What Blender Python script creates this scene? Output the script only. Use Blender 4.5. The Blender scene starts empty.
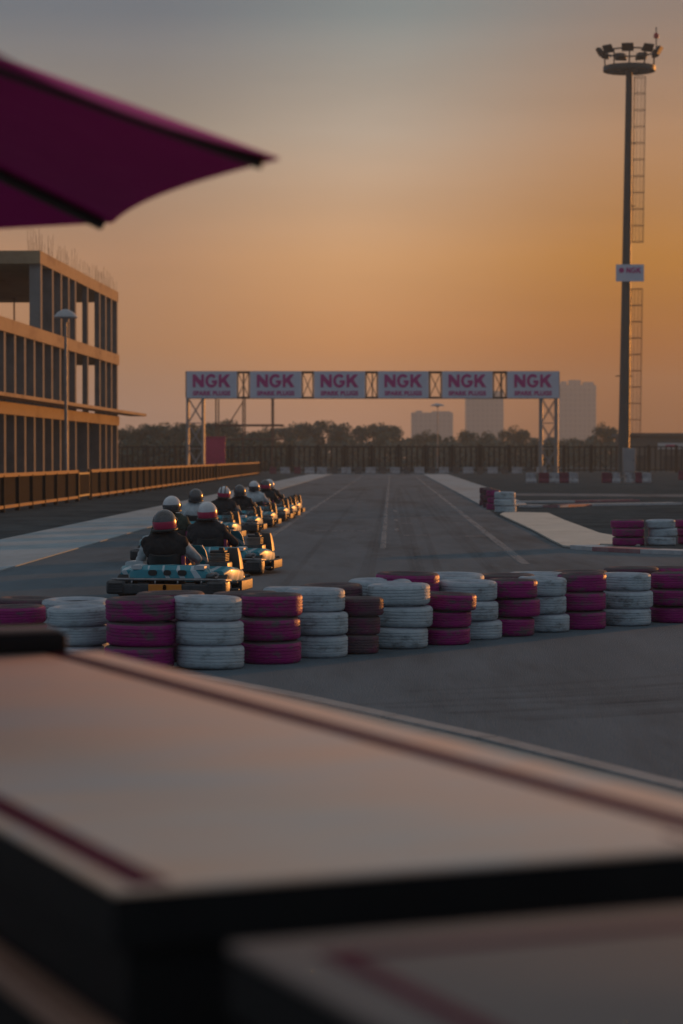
import bpy, bmesh, math, random
from mathutils import Vector, Matrix, Euler
R = math.radians
random.seed(7)
S = bpy.context.scene
COL = S.collection

# ------------------------------------------------------------------ camera
F = 85.0 / 36.0 * 1024
EYE = 1.6
PITCH = math.atan((512 - 457) / F)
cam_d = bpy.data.cameras.new('camera'); cam = bpy.data.objects.new('camera', cam_d); COL.objects.link(cam)
cam.location = (0, 0, EYE); cam.rotation_euler = (R(90) - PITCH, 0, 0)
cam_d.sensor_fit = 'VERTICAL'; cam_d.sensor_height = 36; cam_d.lens = 85
cam_d.clip_start = 0.05; cam_d.clip_end = 20000
cam_d.dof.use_dof = True; cam_d.dof.focus_distance = 26.0; cam_d.dof.aperture_fstop = 2.7
cam_d.dof.aperture_blades = 9
S.camera = cam

def ray(px, py):
    u, v = (px - 341.5) / F, (512 - py) / F
    return Vector((u, math.cos(PITCH) + v * math.sin(PITCH), v * math.cos(PITCH) - math.sin(PITCH)))
def G(px, py, z=0.0):
    d = ray(px, py); t = (z - EYE) / d.z
    return Vector((d.x * t, d.y * t, z))
def P(px, py, Y):
    d = ray(px, py); t = Y / d.y
    return Vector((d.x * t, Y, EYE + d.z * t))
def X_at(px, Y): return P(px, 457, Y).x
def Z_at(py, Y): return P(341, py, Y).z

# ------------------------------------------------------------------ materials
def lin(c):
    return tuple(((x / 255) / 12.92 if x / 255 <= 0.04045 else ((x / 255 + 0.055) / 1.055) ** 2.4) for x in c) + (1,)
def rgb(*c): return tuple(c) + (1,)

def nn(nt, t, **kw):
    n = nt.nodes.new(t)
    for k, v in kw.items():
        if k in n.inputs: n.inputs[k].default_value = v
        else: setattr(n, k, v)
    return n

def mat(name, c1, c2=None, rough=0.6, scale=4.0, stretch=(1, 1, 1), lo=0.35, hi=0.65, bump=0.0, bscale=60, metal=0.0,
        spec=0.5, world=False, rand=False, detail=6, c3=None, scale3=1.0, lo3=0.55, hi3=0.7, coat=0.0):
    m = bpy.data.materials.new(name); m.use_nodes = True
    nt = m.node_tree; b = nt.nodes['Principled BSDF']; L = nt.links.new
    b.inputs['Roughness'].default_value = rough; b.inputs['Metallic'].default_value = metal
    b.inputs['Specular IOR Level'].default_value = spec
    if coat: b.inputs['Coat Weight'].default_value = coat
    b.inputs['Base Color'].default_value = c1
    tc = nn(nt, 'ShaderNodeTexCoord')
    if world:
        g = nn(nt, 'ShaderNodeNewGeometry'); src = g.outputs['Position']
    else: src = tc.outputs['Object']
    mp = nn(nt, 'ShaderNodeMapping'); mp.inputs['Scale'].default_value = stretch
    if rand:
        oi = nn(nt, 'ShaderNodeObjectInfo'); vm = nn(nt, 'ShaderNodeVectorMath', operation='ADD'); sc = nn(nt, 'ShaderNodeMath', operation='MULTIPLY')
        sc.inputs[1].default_value = 37.0; L(oi.outputs['Random'], sc.inputs[0]); L(src, vm.inputs[0]); L(sc.outputs[0], vm.inputs[1]); src = vm.outputs[0]
    L(src, mp.inputs['Vector'])
    col = None
    if c2:
        no = nn(nt, 'ShaderNodeTexNoise', Scale=scale, Detail=detail, Roughness=0.65); L(mp.outputs[0], no.inputs['Vector'])
        mr = nn(nt, 'ShaderNodeMapRange'); mr.inputs[1].default_value = lo; mr.inputs[2].default_value = hi; L(no.outputs['Fac'], mr.inputs[0])
        mx = nn(nt, 'ShaderNodeMix', data_type='RGBA'); mx.inputs[6].default_value = c1; mx.inputs[7].default_value = c2
        L(mr.outputs[0], mx.inputs[0]); col = mx.outputs[2]
        rr = nn(nt, 'ShaderNodeMapRange'); rr.inputs[3].default_value = max(0.05, rough - 0.1); rr.inputs[4].default_value = min(1, rough + 0.12)
        L(no.outputs['Fac'], rr.inputs[0]); L(rr.outputs[0], b.inputs['Roughness'])
    if c3:
        n3 = nn(nt, 'ShaderNodeTexNoise', Scale=scale3, Detail=5, Roughness=0.7); L(mp.outputs[0], n3.inputs['Vector'])
        m3 = nn(nt, 'ShaderNodeMapRange'); m3.inputs[1].default_value = lo3; m3.inputs[2].default_value = hi3; L(n3.outputs['Fac'], m3.inputs[0])
        x3 = nn(nt, 'ShaderNodeMix', data_type='RGBA'); x3.inputs[7].default_value = c3; L(m3.outputs[0], x3.inputs[0])
        if col: L(col, x3.inputs[6])
        else: x3.inputs[6].default_value = c1
        col = x3.outputs[2]
    if col: L(col, b.inputs['Base Color'])
    if bump:
        nb = nn(nt, 'ShaderNodeTexNoise', Scale=bscale, Detail=4); L(mp.outputs[0], nb.inputs['Vector'])
        bp = nn(nt, 'ShaderNodeBump', Strength=min(1, bump), Distance=0.02); L(nb.outputs['Fac'], bp.inputs['Height']); L(bp.outputs[0], b.inputs['Normal'])
    return m

M = {}
M['gravel'] = mat('gravel', rgb(.066, .078, .085), rgb(.112, .128, .136), .97, spec=0, scale=3.0, lo=.3, hi=.7, bump=.45, bscale=9, world=True, c3=rgb(.034, .041, .045), scale3=.35, lo3=.45, hi3=.75)
M['asphalt'] = mat('asphalt', rgb(.108, .145, .172), rgb(.142, .188, .222), .92, 1.6, spec=.06, stretch=(.8, .12, 1), bump=.5, bscale=160, world=True, c3=rgb(.060, .080, .092), scale3=.55, lo3=.5, hi3=.72)
M['concrete'] = mat('concrete', rgb(.25, .33, .37), rgb(.33, .42, .47), .85, 1.2, stretch=(1, .3, 1), bump=.35, bscale=40, world=True, c3=rgb(.19, .18, .17), scale3=.4, lo3=.52, hi3=.8)
M['concrete_warm'] = mat('pale_concrete', rgb(.56, .54, .48), rgb(.66, .63, .56), .85, 1.5, stretch=(1, .4, 1), bump=.3, bscale=40, world=True, c3=rgb(.46, .42, .35), scale3=.5, lo3=.52, hi3=.8)
M['apron'] = mat('apron_concrete', rgb(.26, .27, .25), rgb(.36, .36, .34), .85, 1.2, bump=.4, bscale=50, world=True, c3=rgb(.16, .19, .17), scale3=.9, lo3=.5, hi3=.65)
M['kerb_edge'] = mat('kerb_edge', rgb(.32, .32, .32), rgb(.22, .22, .22), .8, 3.0, bump=.4, bscale=60, world=True, lo=.45, hi=.7)
M['line'] = mat('line_paint', rgb(.36, .37, .38), rgb(.11, .12, .13), .75, 2.6, stretch=(3, .5, 1), lo=.36, hi=.56, world=True, detail=10)
M['kerb_red'] = mat('kerb_red', rgb(.30, .09, .12), rgb(.34, .22, .23), .7, 4, world=True)
M['kerb_white'] = mat('kerb_white', rgb(.55, .56, .58), rgb(.40, .41, .43), .7, 4, world=True)
M['tyre_white'] = mat('tyre_white', rgb(.50, .58, .62), rgb(.38, .45, .49), .6, 5, stretch=(1, 1, 2), bump=.35, bscale=26, rand=True, c3=rgb(.17, .18, .18), scale3=5, lo3=.54, hi3=.70)
M['tyre_white_side'] = mat('tyre_white_sidewall', rgb(.42, .47, .53), rgb(.28, .31, .35), .6, 7, bump=.25, bscale=30, rand=True, lo=.4, hi=.7)
M['tyre_magenta'] = mat('tyre_magenta', rgb(.36, .006, .18), rgb(.27, .008, .13), .5, 5, stretch=(1, 1, 2), bump=.25, bscale=30, rand=True, c3=rgb(.12, .092, .098), scale3=5.5, lo3=.50, hi3=.64, detail=9)
M['tyre_magenta_side'] = mat('tyre_magenta_sidewall', rgb(.095, .075, .08), rgb(.16, .03, .075), .75, 5, bump=.3, bscale=30, rand=True, lo=.5, hi=.72)
M['tyre_grimy'] = mat('tyre_grimy', rgb(.10, .062, .075), rgb(.17, .02, .085), .65, 4, stretch=(1, 1, 2), bump=.3, bscale=30, rand=True, lo=.45, hi=.65, c3=rgb(.20, .18, .17), scale3=8, lo3=.6, hi3=.75)
M['tyre_grimy_side'] = mat('tyre_grimy_sidewall', rgb(.10, .09, .088), rgb(.15, .10, .105), .8, 6, bump=.3, bscale=30, rand=True)
M['rubber'] = mat('rubber', rgb(.028, .028, .03), rgb(.05, .048, .047), .75, 12, bump=.2)
M['rubber_dusty'] = mat('rubber_dusty', rgb(.06, .058, .058), rgb(.11, .10, .095), .8, 8, bump=.2, rand=True)
M['teal'] = mat('kart_teal', rgb(.03, .20, .26), rgb(.045, .26, .32), .38, 6, coat=.3, c3=rgb(.55, .60, .62), scale3=2.6, lo3=.56, hi3=.60)
M['kart_white'] = mat('kart_white', rgb(.60, .64, .66), rgb(.48, .52, .55), .4, 8)
M['bumper'] = mat('kart_bumper', rgb(.028, .033, .038), rgb(.055, .06, .066), .5, 9, bump=.15, c3=rgb(.12, .12, .12), scale3=14, lo3=.6, hi3=.74)
M['plate'] = mat('plate_orange', rgb(.80, .27, .02), rgb(.68, .22, .03), .45, 7)
M['black'] = mat('black_plastic', rgb(.018, .018, .02), rgb(.03, .03, .032), .5, 10)
M['steel'] = mat('steel', rgb(.32, .32, .33), rgb(.22, .21, .21), .4, 20, metal=.8)
M['engine'] = mat('engine_metal', rgb(.045, .045, .046), rgb(.09, .085, .08), .42, 12, metal=.35)
M['engine_cover'] = mat('engine_cover', rgb(.045, .04, .036), rgb(.07, .06, .05), .45, 8)
M['seat'] = mat('seat_magenta', rgb(.22, .015, .09), rgb(.16, .012, .07), .5, 10)
M['glove'] = mat('glove', rgb(.03, .03, .032), rgb(.06, .055, .05), .8, 30)
M['skin'] = mat('skin', rgb(.42, .25, .17), rgb(.38, .22, .15), .5, 20)
def cloth(name, c): return mat(name, rgb(*c), rgb(*[x * .72 for x in c]), .9, 9, bump=.35, bscale=22)
M['vest'] = cloth('black_vest', (.026, .024, .026)); M['jacket'] = cloth('dark_jacket', (.035, .035, .04)); M['pale'] = cloth('pale_cloth', (.58, .62, .64))
M['green'] = cloth('dark_green_cloth', (.05, .07, .055)); M['jeans'] = cloth('dark_trousers', (.05, .055, .075)); M['grey'] = cloth('grey_cloth', (.20, .21, .23))
M['h_white'] = mat('helmet_white', rgb(.70, .71, .72), rgb(.50, .50, .52), .25, 5, coat=.5)
M['h_dark'] = mat('helmet_dark', rgb(.045, .045, .05), rgb(.08, .078, .08), .25, 5, coat=.5)
M['h_red'] = mat('helmet_magenta', rgb(.58, .03, .10), rgb(.46, .025, .09), .3, 5, coat=.4)
M['visor'] = mat('visor', rgb(.01, .01, .012), None, .08)
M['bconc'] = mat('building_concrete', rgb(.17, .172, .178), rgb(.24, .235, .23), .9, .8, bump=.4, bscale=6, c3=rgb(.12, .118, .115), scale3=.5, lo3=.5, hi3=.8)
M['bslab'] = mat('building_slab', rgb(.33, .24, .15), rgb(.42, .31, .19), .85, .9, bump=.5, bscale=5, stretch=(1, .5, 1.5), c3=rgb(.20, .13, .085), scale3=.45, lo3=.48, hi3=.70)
M['binfill'] = mat('building_infill', rgb(.10, .10, .105), rgb(.14, .135, .135), .9, 1.0, bump=.3, bscale=8)
M['rebar'] = mat('rebar', rgb(.10, .055, .04), rgb(.15, .08, .055), .8, 6)
M['rail'] = mat('timber_rail', rgb(.20, .10, .045), rgb(.27, .14, .06), .7, 3, stretch=(6, 1, 6), bump=.3, bscale=20)
M['panel'] = mat('fence_panel', rgb(.014, .014, .015), rgb(.026, .023, .021), .9, 2, spec=.08, stretch=(1, 4, .4), bump=.3, bscale=14)
M['darksteel'] = mat('dark_steel', rgb(.022, .026, .028), rgb(.035, .04, .042), .5, 4, metal=.3)
M['galv'] = mat('galvanised', rgb(.30, .31, .32), rgb(.22, .23, .235), .5, 3, metal=.4)
M['mastgrey'] = mat('mast_paint', rgb(.035, .05, .05), rgb(.05, .065, .065), .5, .6)
M['banner'] = mat('banner', rgb(.68, .70, .80), rgb(.60, .62, .72), .6, .8)
M['letter'] = mat('magenta_letter', rgb(.50, .001, .23), rgb(.44, .001, .20), .5, 2)
M['kiosk'] = mat('kiosk_magenta', rgb(.52, .004, .11), rgb(.45, .004, .095), .5, 1.5)
M['bark'] = mat('bark', rgb(.07, .055, .045), rgb(.10, .08, .06), .9, 5)
M['leaf'] = mat('leaf', rgb(.026, .066, .046), rgb(.048, .092, .062), .7, .5, lo=.35, hi=.65, world=True)
M['leaf_b'] = mat('leaf_dry', rgb(.038, .072, .055), rgb(.058, .092, .070), .7, .5, world=True)
M['fence_dark'] = mat('fence_dark', rgb(.008, .010, .011), rgb(.014, .016, .017), .7, 4, spec=.1)
M['scrub'] = mat('scrub', rgb(.050, .085, .068), rgb(.085, .115, .09), .9, .4, world=True)
M['earth'] = mat('earth', rgb(.12, .10, .08), rgb(.19, .155, .12), .95, .08, bump=1, bscale=.6, world=True, c3=rgb(.06, .07, .04), scale3=.12, lo3=.48, hi3=.6)
M['tower'] = mat('tower_facade', rgb(.30, .29, .29), rgb(.36, .34, .33), .7, .1)
M['tower_win'] = mat('tower_window', rgb(.10, .11, .13), rgb(.14, .15, .17), .3, .2)
M['shed'] = mat('shed', rgb(.10, .085, .075), rgb(.14, .12, .10), .8, .3)
M['white_sign'] = mat('white_sign', rgb(.6, .6, .6), rgb(.5, .5, .5), .6, 1)
M['table'] = mat('table_laminate', rgb(.93, .58, .40), rgb(.88, .66, .52), .44, 1.8, stretch=(.7, 2.6, 1), bump=.04, bscale=6, c3=rgb(.76, .65, .58), scale3=2.0, lo3=.46, hi3=.66)  # peach and grey streaks paint in the sky's uneven reflection
M['table_edge'] = mat('table_edge', rgb(.007, .007, .008), rgb(.012, .012, .012), .6, 6, spec=.2)
M['inlay'] = mat('inlay_magenta', rgb(.10, .003, .03), rgb(.075, .004, .024), .6, 6, spec=.1)
M['table_dark'] = mat('table_dark', rgb(.13, .10, .09), rgb(.19, .14, .12), .5, 1.8, stretch=(.7, 2.6, 1))  # darker, browner tone for the second table top and the box lid
M['rail_board'] = mat('rail_board', rgb(.40, .22, .15), rgb(.30, .17, .12), .4, 4)
M['canopy'] = mat('parasol_canvas', rgb(.46, .002, .28), rgb(.40, .002, .24), .85, 3, bump=.25, bscale=14)
M['lampglass'] = mat('lamp_dome', rgb(.42, .43, .45), rgb(.35, .36, .38), .4, 2)
M['redlamp'] = mat('red_marker', rgb(.5, .02, .02), None, .4)
M['cabinet'] = mat('cabinet_grey', rgb(.30, .31, .33), rgb(.24, .25, .27), .5, 1.2)
# translucent canvas
_nt = M['canopy'].node_tree; _b = _nt.nodes['Principled BSDF']; _o = _nt.nodes['Material Output']
_t = _nt.nodes.new('ShaderNodeBsdfTranslucent'); _t.inputs[0].default_value = rgb(.50, .002, .29)
_m = _nt.nodes.new('ShaderNodeMixShader'); _m.inputs[0].default_value = .15
_nt.links.new(_b.outputs[0], _m.inputs[1]); _nt.links.new(_t.outputs[0], _m.inputs[2]); _nt.links.new(_m.outputs[0], _o.inputs[0])

def facade(name):
    m = mat(name, rgb(.30, .27, .29), None, .7); nt = m.node_tree; b = nt.nodes['Principled BSDF']
    tc = nn(nt, 'ShaderNodeTexCoord'); mp = nn(nt, 'ShaderNodeMapping'); mp.inputs['Rotation'].default_value = (R(90), 0, 0)
    br = nn(nt, 'ShaderNodeTexBrick', Scale=1.0); br.offset = 0
    br.inputs['Color1'].default_value = rgb(.21, .19, .22); br.inputs['Color2'].default_value = rgb(.26, .24, .26); br.inputs['Mortar'].default_value = rgb(.33, .30, .31)  # pinkish wall and window tones paint in some of the distance haze
    br.inputs['Brick Width'].default_value = 2.9; br.inputs['Row Height'].default_value = 3.2; br.inputs['Mortar Size'].default_value = .75
    nt.links.new(tc.outputs['Object'], mp.inputs[0]); nt.links.new(mp.outputs[0], br.inputs['Vector']); nt.links.new(br.outputs['Color'], b.inputs['Base Color'])
    return m
M['tower'] = facade('tower_facade')
def stripe_mat(name, base, dark, white):
    m = mat(name, base, dark, .38, 6, coat=.3); nt = m.node_tree; b = nt.nodes['Principled BSDF']; L = nt.links.new
    tc = nn(nt, 'ShaderNodeTexCoord'); mp = nn(nt, 'ShaderNodeMapping'); mp.inputs['Rotation'].default_value = (R(20), R(25), R(38)); L(tc.outputs['Object'], mp.inputs[0])
    w = nn(nt, 'ShaderNodeTexWave', Scale=2.6, Distortion=.6); w.inputs['Detail'].default_value = 1; L(mp.outputs[0], w.inputs['Vector'])
    n = nn(nt, 'ShaderNodeTexNoise', Scale=2.2, Detail=2); L(tc.outputs['Object'], n.inputs['Vector'])
    mu = nn(nt, 'ShaderNodeMath', operation='MULTIPLY'); L(w.outputs['Fac'], mu.inputs[0]); L(n.outputs['Fac'], mu.inputs[1])
    r = nn(nt, 'ShaderNodeMapRange'); r.inputs[1].default_value = .40; r.inputs[2].default_value = .43; L(mu.outputs[0], r.inputs[0])
    x = nn(nt, 'ShaderNodeMix', data_type='RGBA'); x.inputs[7].default_value = white; L(r.outputs[0], x.inputs[0]); L(b.inputs['Base Color'].links[0].from_socket, x.inputs[6]); L(x.outputs[2], b.inputs['Base Color'])
    return m
M['teal'] = stripe_mat('kart_teal', rgb(.015, .24, .31), rgb(.02, .30, .38), rgb(.5, .58, .62))

def worn(name, c, scale, stretch, lo, hi, amount=1.0, rough=.8):
    m = mat(name, c, None, rough, world=True, spec=.15); nt = m.node_tree; b = nt.nodes['Principled BSDF']; o = nt.nodes['Material Output']; L = nt.links.new
    g = nn(nt, 'ShaderNodeNewGeometry'); mp = nn(nt, 'ShaderNodeMapping'); mp.inputs['Scale'].default_value = stretch; L(g.outputs['Position'], mp.inputs[0])
    n = nn(nt, 'ShaderNodeTexNoise', Scale=scale, Detail=9, Roughness=.75); L(mp.outputs[0], n.inputs['Vector'])
    r = nn(nt, 'ShaderNodeMapRange'); r.inputs[1].default_value = lo; r.inputs[2].default_value = hi; r.inputs[3].default_value = amount; r.inputs[4].default_value = 0; L(n.outputs['Fac'], r.inputs[0])
    t = nn(nt, 'ShaderNodeBsdfTransparent'); x = nn(nt, 'ShaderNodeMixShader'); L(r.outputs[0], x.inputs[0]); L(t.outputs[0], x.inputs[1]); L(b.outputs[0], x.inputs[2]); L(x.outputs[0], o.inputs[0])
    return m
M['line'] = worn('line_paint', rgb(.36, .38, .40), 1.1, (5, .22, 1), .42, .80, .62)
M['skid'] = worn('rubber_marks', rgb(.022, .026, .030), .9, (1.2, .3, 1), .34, .72, .15)

# ------------------------------------------------------------------ mesh helpers
def BM(): return bmesh.new()
def mesh_of(name, bm, mats, smooth=False, recalc=True):
    if recalc: bmesh.ops.recalc_face_normals(bm, faces=bm.faces)
    me = bpy.data.meshes.new(name); bm.to_mesh(me); bm.free()
    for m in (mats if isinstance(mats, (list, tuple)) else [mats]): me.materials.append(M[m] if isinstance(m, str) else m)
    if smooth:
        me.polygons.foreach_set('use_smooth', [True] * len(me.polygons))
        if smooth == 'auto':
            try: me.set_sharp_from_angle(angle=R(38))
            except Exception: pass
    return me
def link(name, me, parent=None, loc=None, rot=None):
    o = bpy.data.objects.new(name, me); COL.objects.link(o)
    if parent: o.parent = parent
    if loc is not None: o.location = loc
    if rot is not None: o.rotation_euler = rot
    return o
def obj(name, bm, mats, parent=None, smooth=False, loc=None, rot=None):
    return link(name, mesh_of(name, bm, mats, smooth), parent, loc, rot)
def tag(o, label=None, cat=None, group=None, kind=None):
    if label: o['label'] = label
    if cat: o['category'] = cat
    if group: o['group'] = group
    if kind: o['kind'] = kind
    return o
def thing(name, label, cat, loc=(0, 0, 0), rz=0, group=None):
    o = bpy.data.objects.new(name, None); COL.objects.link(o); o.empty_display_size = .3
    o.location = loc; o.rotation_euler = (0, 0, rz)
    return tag(o, label, cat, group)
def kids(o): return [c for c in bpy.data.objects if c.parent == o]
def copy_tree(o, parent=None):
    c = o.copy(); COL.objects.link(c)
    if parent: c.parent = parent
    for ch in list(o.children): copy_tree(ch, c)
    return c

def box(bm, c, s, rz=0, mi=0, bev=0, M4=None):
    r = bmesh.ops.create_cube(bm, size=1)
    vs = r['verts']
    mtx = Matrix.Translation(Vector(c)) @ Matrix.Rotation(rz, 4, 'Z') @ Matrix.Diagonal((s[0], s[1], s[2], 1))
    bmesh.ops.transform(bm, matrix=mtx, verts=vs)
    fs = list({f for v in vs for f in v.link_faces})
    for f in fs: f.material_index = mi
    if bev:
        es = list({e for v in vs for e in v.link_edges})
        rr = bmesh.ops.bevel(bm, geom=es, offset=bev, segments=3, profile=.5, affect='EDGES')
        for f in rr['faces']: f.material_index = mi
    return vs
def ring_pts(c, t, n1, r, seg, r2=None):
    n2 = t.cross(n1); r2 = r2 or r
    return [c + n1 * (r * math.cos(2 * math.pi * k / seg)) + n2 * (r2 * math.sin(2 * math.pi * k / seg)) for k in range(seg)]
def tube(bm, pts, r, seg=8, mi=0, closed=False, caps=True):
    pts = [Vector(p) for p in pts]; n = len(pts)
    rs = r if isinstance(r, (list, tuple)) else [r] * n
    rings = []; prev = None
    for i, p in enumerate(pts):
        if closed: t = pts[(i + 1) % n] - pts[i - 1]
        else: t = pts[min(i + 1, n - 1)] - pts[max(i - 1, 0)]
        t.normalize()
        if prev is None:
            a = Vector((0, 0, 1)) if abs(t.z) < .9 else Vector((1, 0, 0))
            n1 = t.cross(a).normalized()
        else:
            n1 = (prev - t * prev.dot(t)).normalized()
        prev = n1
        rings.append([bm.verts.new(q) for q in ring_pts(p, t, n1, rs[i], seg)])
    m = n if closed else n - 1
    for i in range(m):
        a, b = rings[i], rings[(i + 1) % n]
        for k in range(seg):
            f = bm.faces.new((a[k], a[(k + 1) % seg], b[(k + 1) % seg], b[k])); f.material_index = mi
    if caps and not closed:
        bm.faces.new(rings[0]).material_index = mi; bm.faces.new(rings[-1]).material_index = mi
    return rings
def lathe(bm, prof, seg=32, mi=0, c=(0, 0, 0), axis='Z', mfun=None, closed=False):
    c = Vector(c); rings = []
    for r, z in prof:
        ring = []
        for k in range(seg):
            a = 2 * math.pi * k / seg
            x, y = r * math.cos(a), r * math.sin(a)
            q = Vector((x, y, z)) if axis == 'Z' else (Vector((z, x, y)) if axis == 'X' else Vector((x, z, y)))
            ring.append(bm.verts.new(c + q))
        rings.append(ring)
    n = len(rings)
    for i in range(n if closed else n - 1):
        a, b = rings[i], rings[(i + 1) % n]
        for k in range(seg):
            f = bm.faces.new((a[k], a[(k + 1) % seg], b[(k + 1) % seg], b[k])); f.material_index = mfun(i) if mfun else mi
    if not closed:
        for ring, pr, i in ((rings[0], prof[0], 0), (rings[-1], prof[-1], n - 2)):
            if pr[0] > 1e-5: bm.faces.new(ring).material_index = mfun(i) if mfun else mi
        bmesh.ops.remove_doubles(bm, verts=rings[0] + rings[-1], dist=1e-5)
def poly(bm, pts, z=None, mi=0):
    vs = [bm.verts.new((p[0], p[1], z if z is not None else p[2])) for p in pts]
    f = bm.faces.new(vs); f.material_index = mi
    return f
def slab(bm, pts, z0, z1, mi=0):
    n = len(pts)
    a = [bm.verts.new((p[0], p[1], z0)) for p in pts]; b = [bm.verts.new((p[0], p[1], z1)) for p in pts]
    bm.faces.new(a).material_index = mi; bm.faces.new(b).material_index = mi
    for i in range(n): bm.faces.new((a[i], a[(i + 1) % n], b[(i + 1) % n], b[i])).material_index = mi
def loft(bm, secs, mi=0, caps=True):
    rings = [[bm.verts.new(p) for p in s] for s in secs]; n = len(rings[0])
    for a, b in zip(rings, rings[1:]):
        for k in range(n): bm.faces.new((a[k], a[(k + 1) % n], b[(k + 1) % n], b[k])).material_index = mi
    if caps: bm.faces.new(rings[0]).material_index = mi; bm.faces.new(rings[-1]).material_index = mi
def rrect(w, h, r, n=4):
    pts = []
    for cx, cy, a0 in ((w / 2 - r, h / 2 - r, 0), (-w / 2 + r, h / 2 - r, 90), (-w / 2 + r, -h / 2 + r, 180), (w / 2 - r, -h / 2 + r, 270)):
        for k in range(n + 1):
            a = R(a0 + 90 * k / n); pts.append((cx + r * math.cos(a), cy + r * math.sin(a)))
    return pts
def text_mesh(s, size, mat_name, extrude=.02, offset=0.0, sx=1.0, space=1.0):
    cu = bpy.data.curves.new('lettering', 'FONT'); cu.body = s; cu.size = size; cu.align_x = 'CENTER'; cu.align_y = 'CENTER'
    cu.extrude = extrude; cu.offset = offset; cu.space_character = space
    o = bpy.data.objects.new('lettering_temp', cu); COL.objects.link(o)
    dg = bpy.context.evaluated_depsgraph_get(); dg.update()
    me = bpy.data.meshes.new_from_object(o.evaluated_get(dg))
    bpy.data.objects.remove(o)
    for v in me.vertices: v.co.x *= sx
    me.materials.clear(); me.materials.append(M[mat_name])
    return me
ORD = 'first second third fourth fifth sixth seventh eighth ninth tenth eleventh twelfth thirteenth fourteenth fifteenth sixteenth seventeenth eighteenth nineteenth twentieth twenty-first twenty-second twenty-third twenty-fourth twenty-fifth twenty-sixth twenty-seventh twenty-eighth twenty-ninth thirtieth thirty-first thirty-second thirty-third thirty-fourth thirty-fifth thirty-sixth'.split()

# ------------------------------------------------------------------ setting
TD = Vector((49.5 / F, 1))                                   # the track's direction
def T(off, Y): return (off + TD.x * Y, Y)
bm = BM()
xs = [-820, -200, -60, -20, 0, 20, 60, 200, 820]; ys = [-60, 0, 30, 80, 160, 300, 600, 1000, 1640]
gv = [[bm.verts.new((x, y, 0)) for x in xs] for y in ys]
for j in range(len(ys) - 1):
    for i in range(len(xs) - 1): bm.faces.new((gv[j][i], gv[j][i + 1], gv[j + 1][i + 1], gv[j + 1][i]))
tag(obj('ground', bm, 'gravel'), kind='structure')

near = [G(683, 788, .116), G(480, 737, .116), G(300, 697, .116), G(200, 677, .116)]
nr = [(p.x, p.y) for p in near]
ext = (nr[0][0] + (nr[0][0] - nr[1][0]) * 6, nr[0][1] + (nr[0][1] - nr[1][1]) * 6)
nl = [(nr[-1][0] - .25, nr[-1][1] + .25), (-4.2, 16.9), (-30, 18)]
junc = [G(497, 516), G(530, 531), G(548, 541), G(562, 548), G(590, 551.5), G(640, 554), G(683, 555.5)]
bm = BM()
asph = [ext] + nr + nl + [(-30, 30), T(-5.44, 27)] + [T(-5.44, y) for y in (60, 100, 160, 232)] + [T(2.95, y) for y in (232, 160, 100, 72)] + [(p.x, p.y) for p in junc] + [(12, 36.5), (30, 33), (30, -8)]
poly(bm, asph, .004); tag(obj('track', bm, 'asphalt'), kind='structure')
# side branch of the track, far right
bm = BM(); poly(bm, [T(2.95, 108), (30, 96), (30, 88), T(2.95, 101)], .004); tag(obj('side_track', bm, 'asphalt'), kind='structure')
# concrete strips
bm = BM(); slab(bm, [(-30, 32), T(-5.46, 27)] + [T(-5.46, y) for y in (60, 100, 160, 225)] + [T(-7.5, y) for y in (225, 160, 100, 60, 46)] + [(-30, 50)], -.05, .02)
tag(obj('pavement', bm, 'concrete'), kind='structure')
bm = BM(); slab(bm, [T(2.97, 74), T(2.97, 225), T(5.2, 225), T(5.0, 120), T(4.6, 82)], -.05, .02)
tag(obj('path', bm, 'concrete'), kind='structure')
bm = BM(); slab(bm, [G(500, 515), G(533, 530.5), G(550, 540), G(563, 546.5), G(592, 549.5), G(600, 545), G(640, 546), G(640, 541), G(600, 534), G(565, 521), G(548, 513.5), G(505, 512.5)], -.05, .025)
tag(obj('path', bm, 'concrete_warm'), kind='structure')
# near apron, its pale kerb edge
bm = BM(); slab(bm, [ext] + nr + nl + [(-30, -30), (ext[0], -30)], -.1, .10)
tag(obj('pavement', bm, 'apron'), kind='structure')
bm = BM()
ln = [ext] + nr + nl
for a, b in zip(ln, ln[1:]):
    a, b = Vector(a), Vector(b); d = (b - a).normalized(); n = Vector((-d.y, d.x))
    if n.y > 0 or n.x > 0: n = n
    k = max(1, int((b - a).length / 1.0))
    for q in range(k):
        p0 = a + (b - a) * (q / k) + d * .006; p1 = a + (b - a) * ((q + 1) / k) - d * .006
        slab(bm, [p0 - n * .11, p1 - n * .11, p1 + n * .012, p0 + n * .012], -.05, .116)
tag(obj('kerb', bm, 'kerb_edge'), kind='structure')
# red and white kerbs
def kerb(pts, w, step=1.1, h=.07):
    bm = BM(); acc = []
    for a, b in zip(pts, pts[1:]):
        a, b = Vector(a[:2]), Vector(b[:2]); k = max(1, round((b - a).length / step))
        for q in range(k): acc.append((a + (b - a) * (q / k), a + (b - a) * ((q + 1) / k)))
    for i, (a, b) in enumerate(acc):
        d = (b - a).normalized(); n = Vector((d.y, -d.x)); g = d * .004
        slab(bm, [a + g, b - g, b - g + n * w, a + g + n * w], -.02, h, mi=i % 2)
    return tag(obj('kerb', bm, ['kerb_white', 'kerb_red']), kind='structure')
kerb([G(570, 549), G(592, 551), G(640, 553.5), G(683, 555), (12, 36.7), (22, 34.8)], -.5, 1.6)
kerb([G(519, 507), G(560, 507.5), G(592, 506), G(683, 504.5), (25, 79)], -.6, 3.0)
kerb([G(519, 503), G(575, 502.5), G(640, 501.5)], -.5, 3.0)
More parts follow.
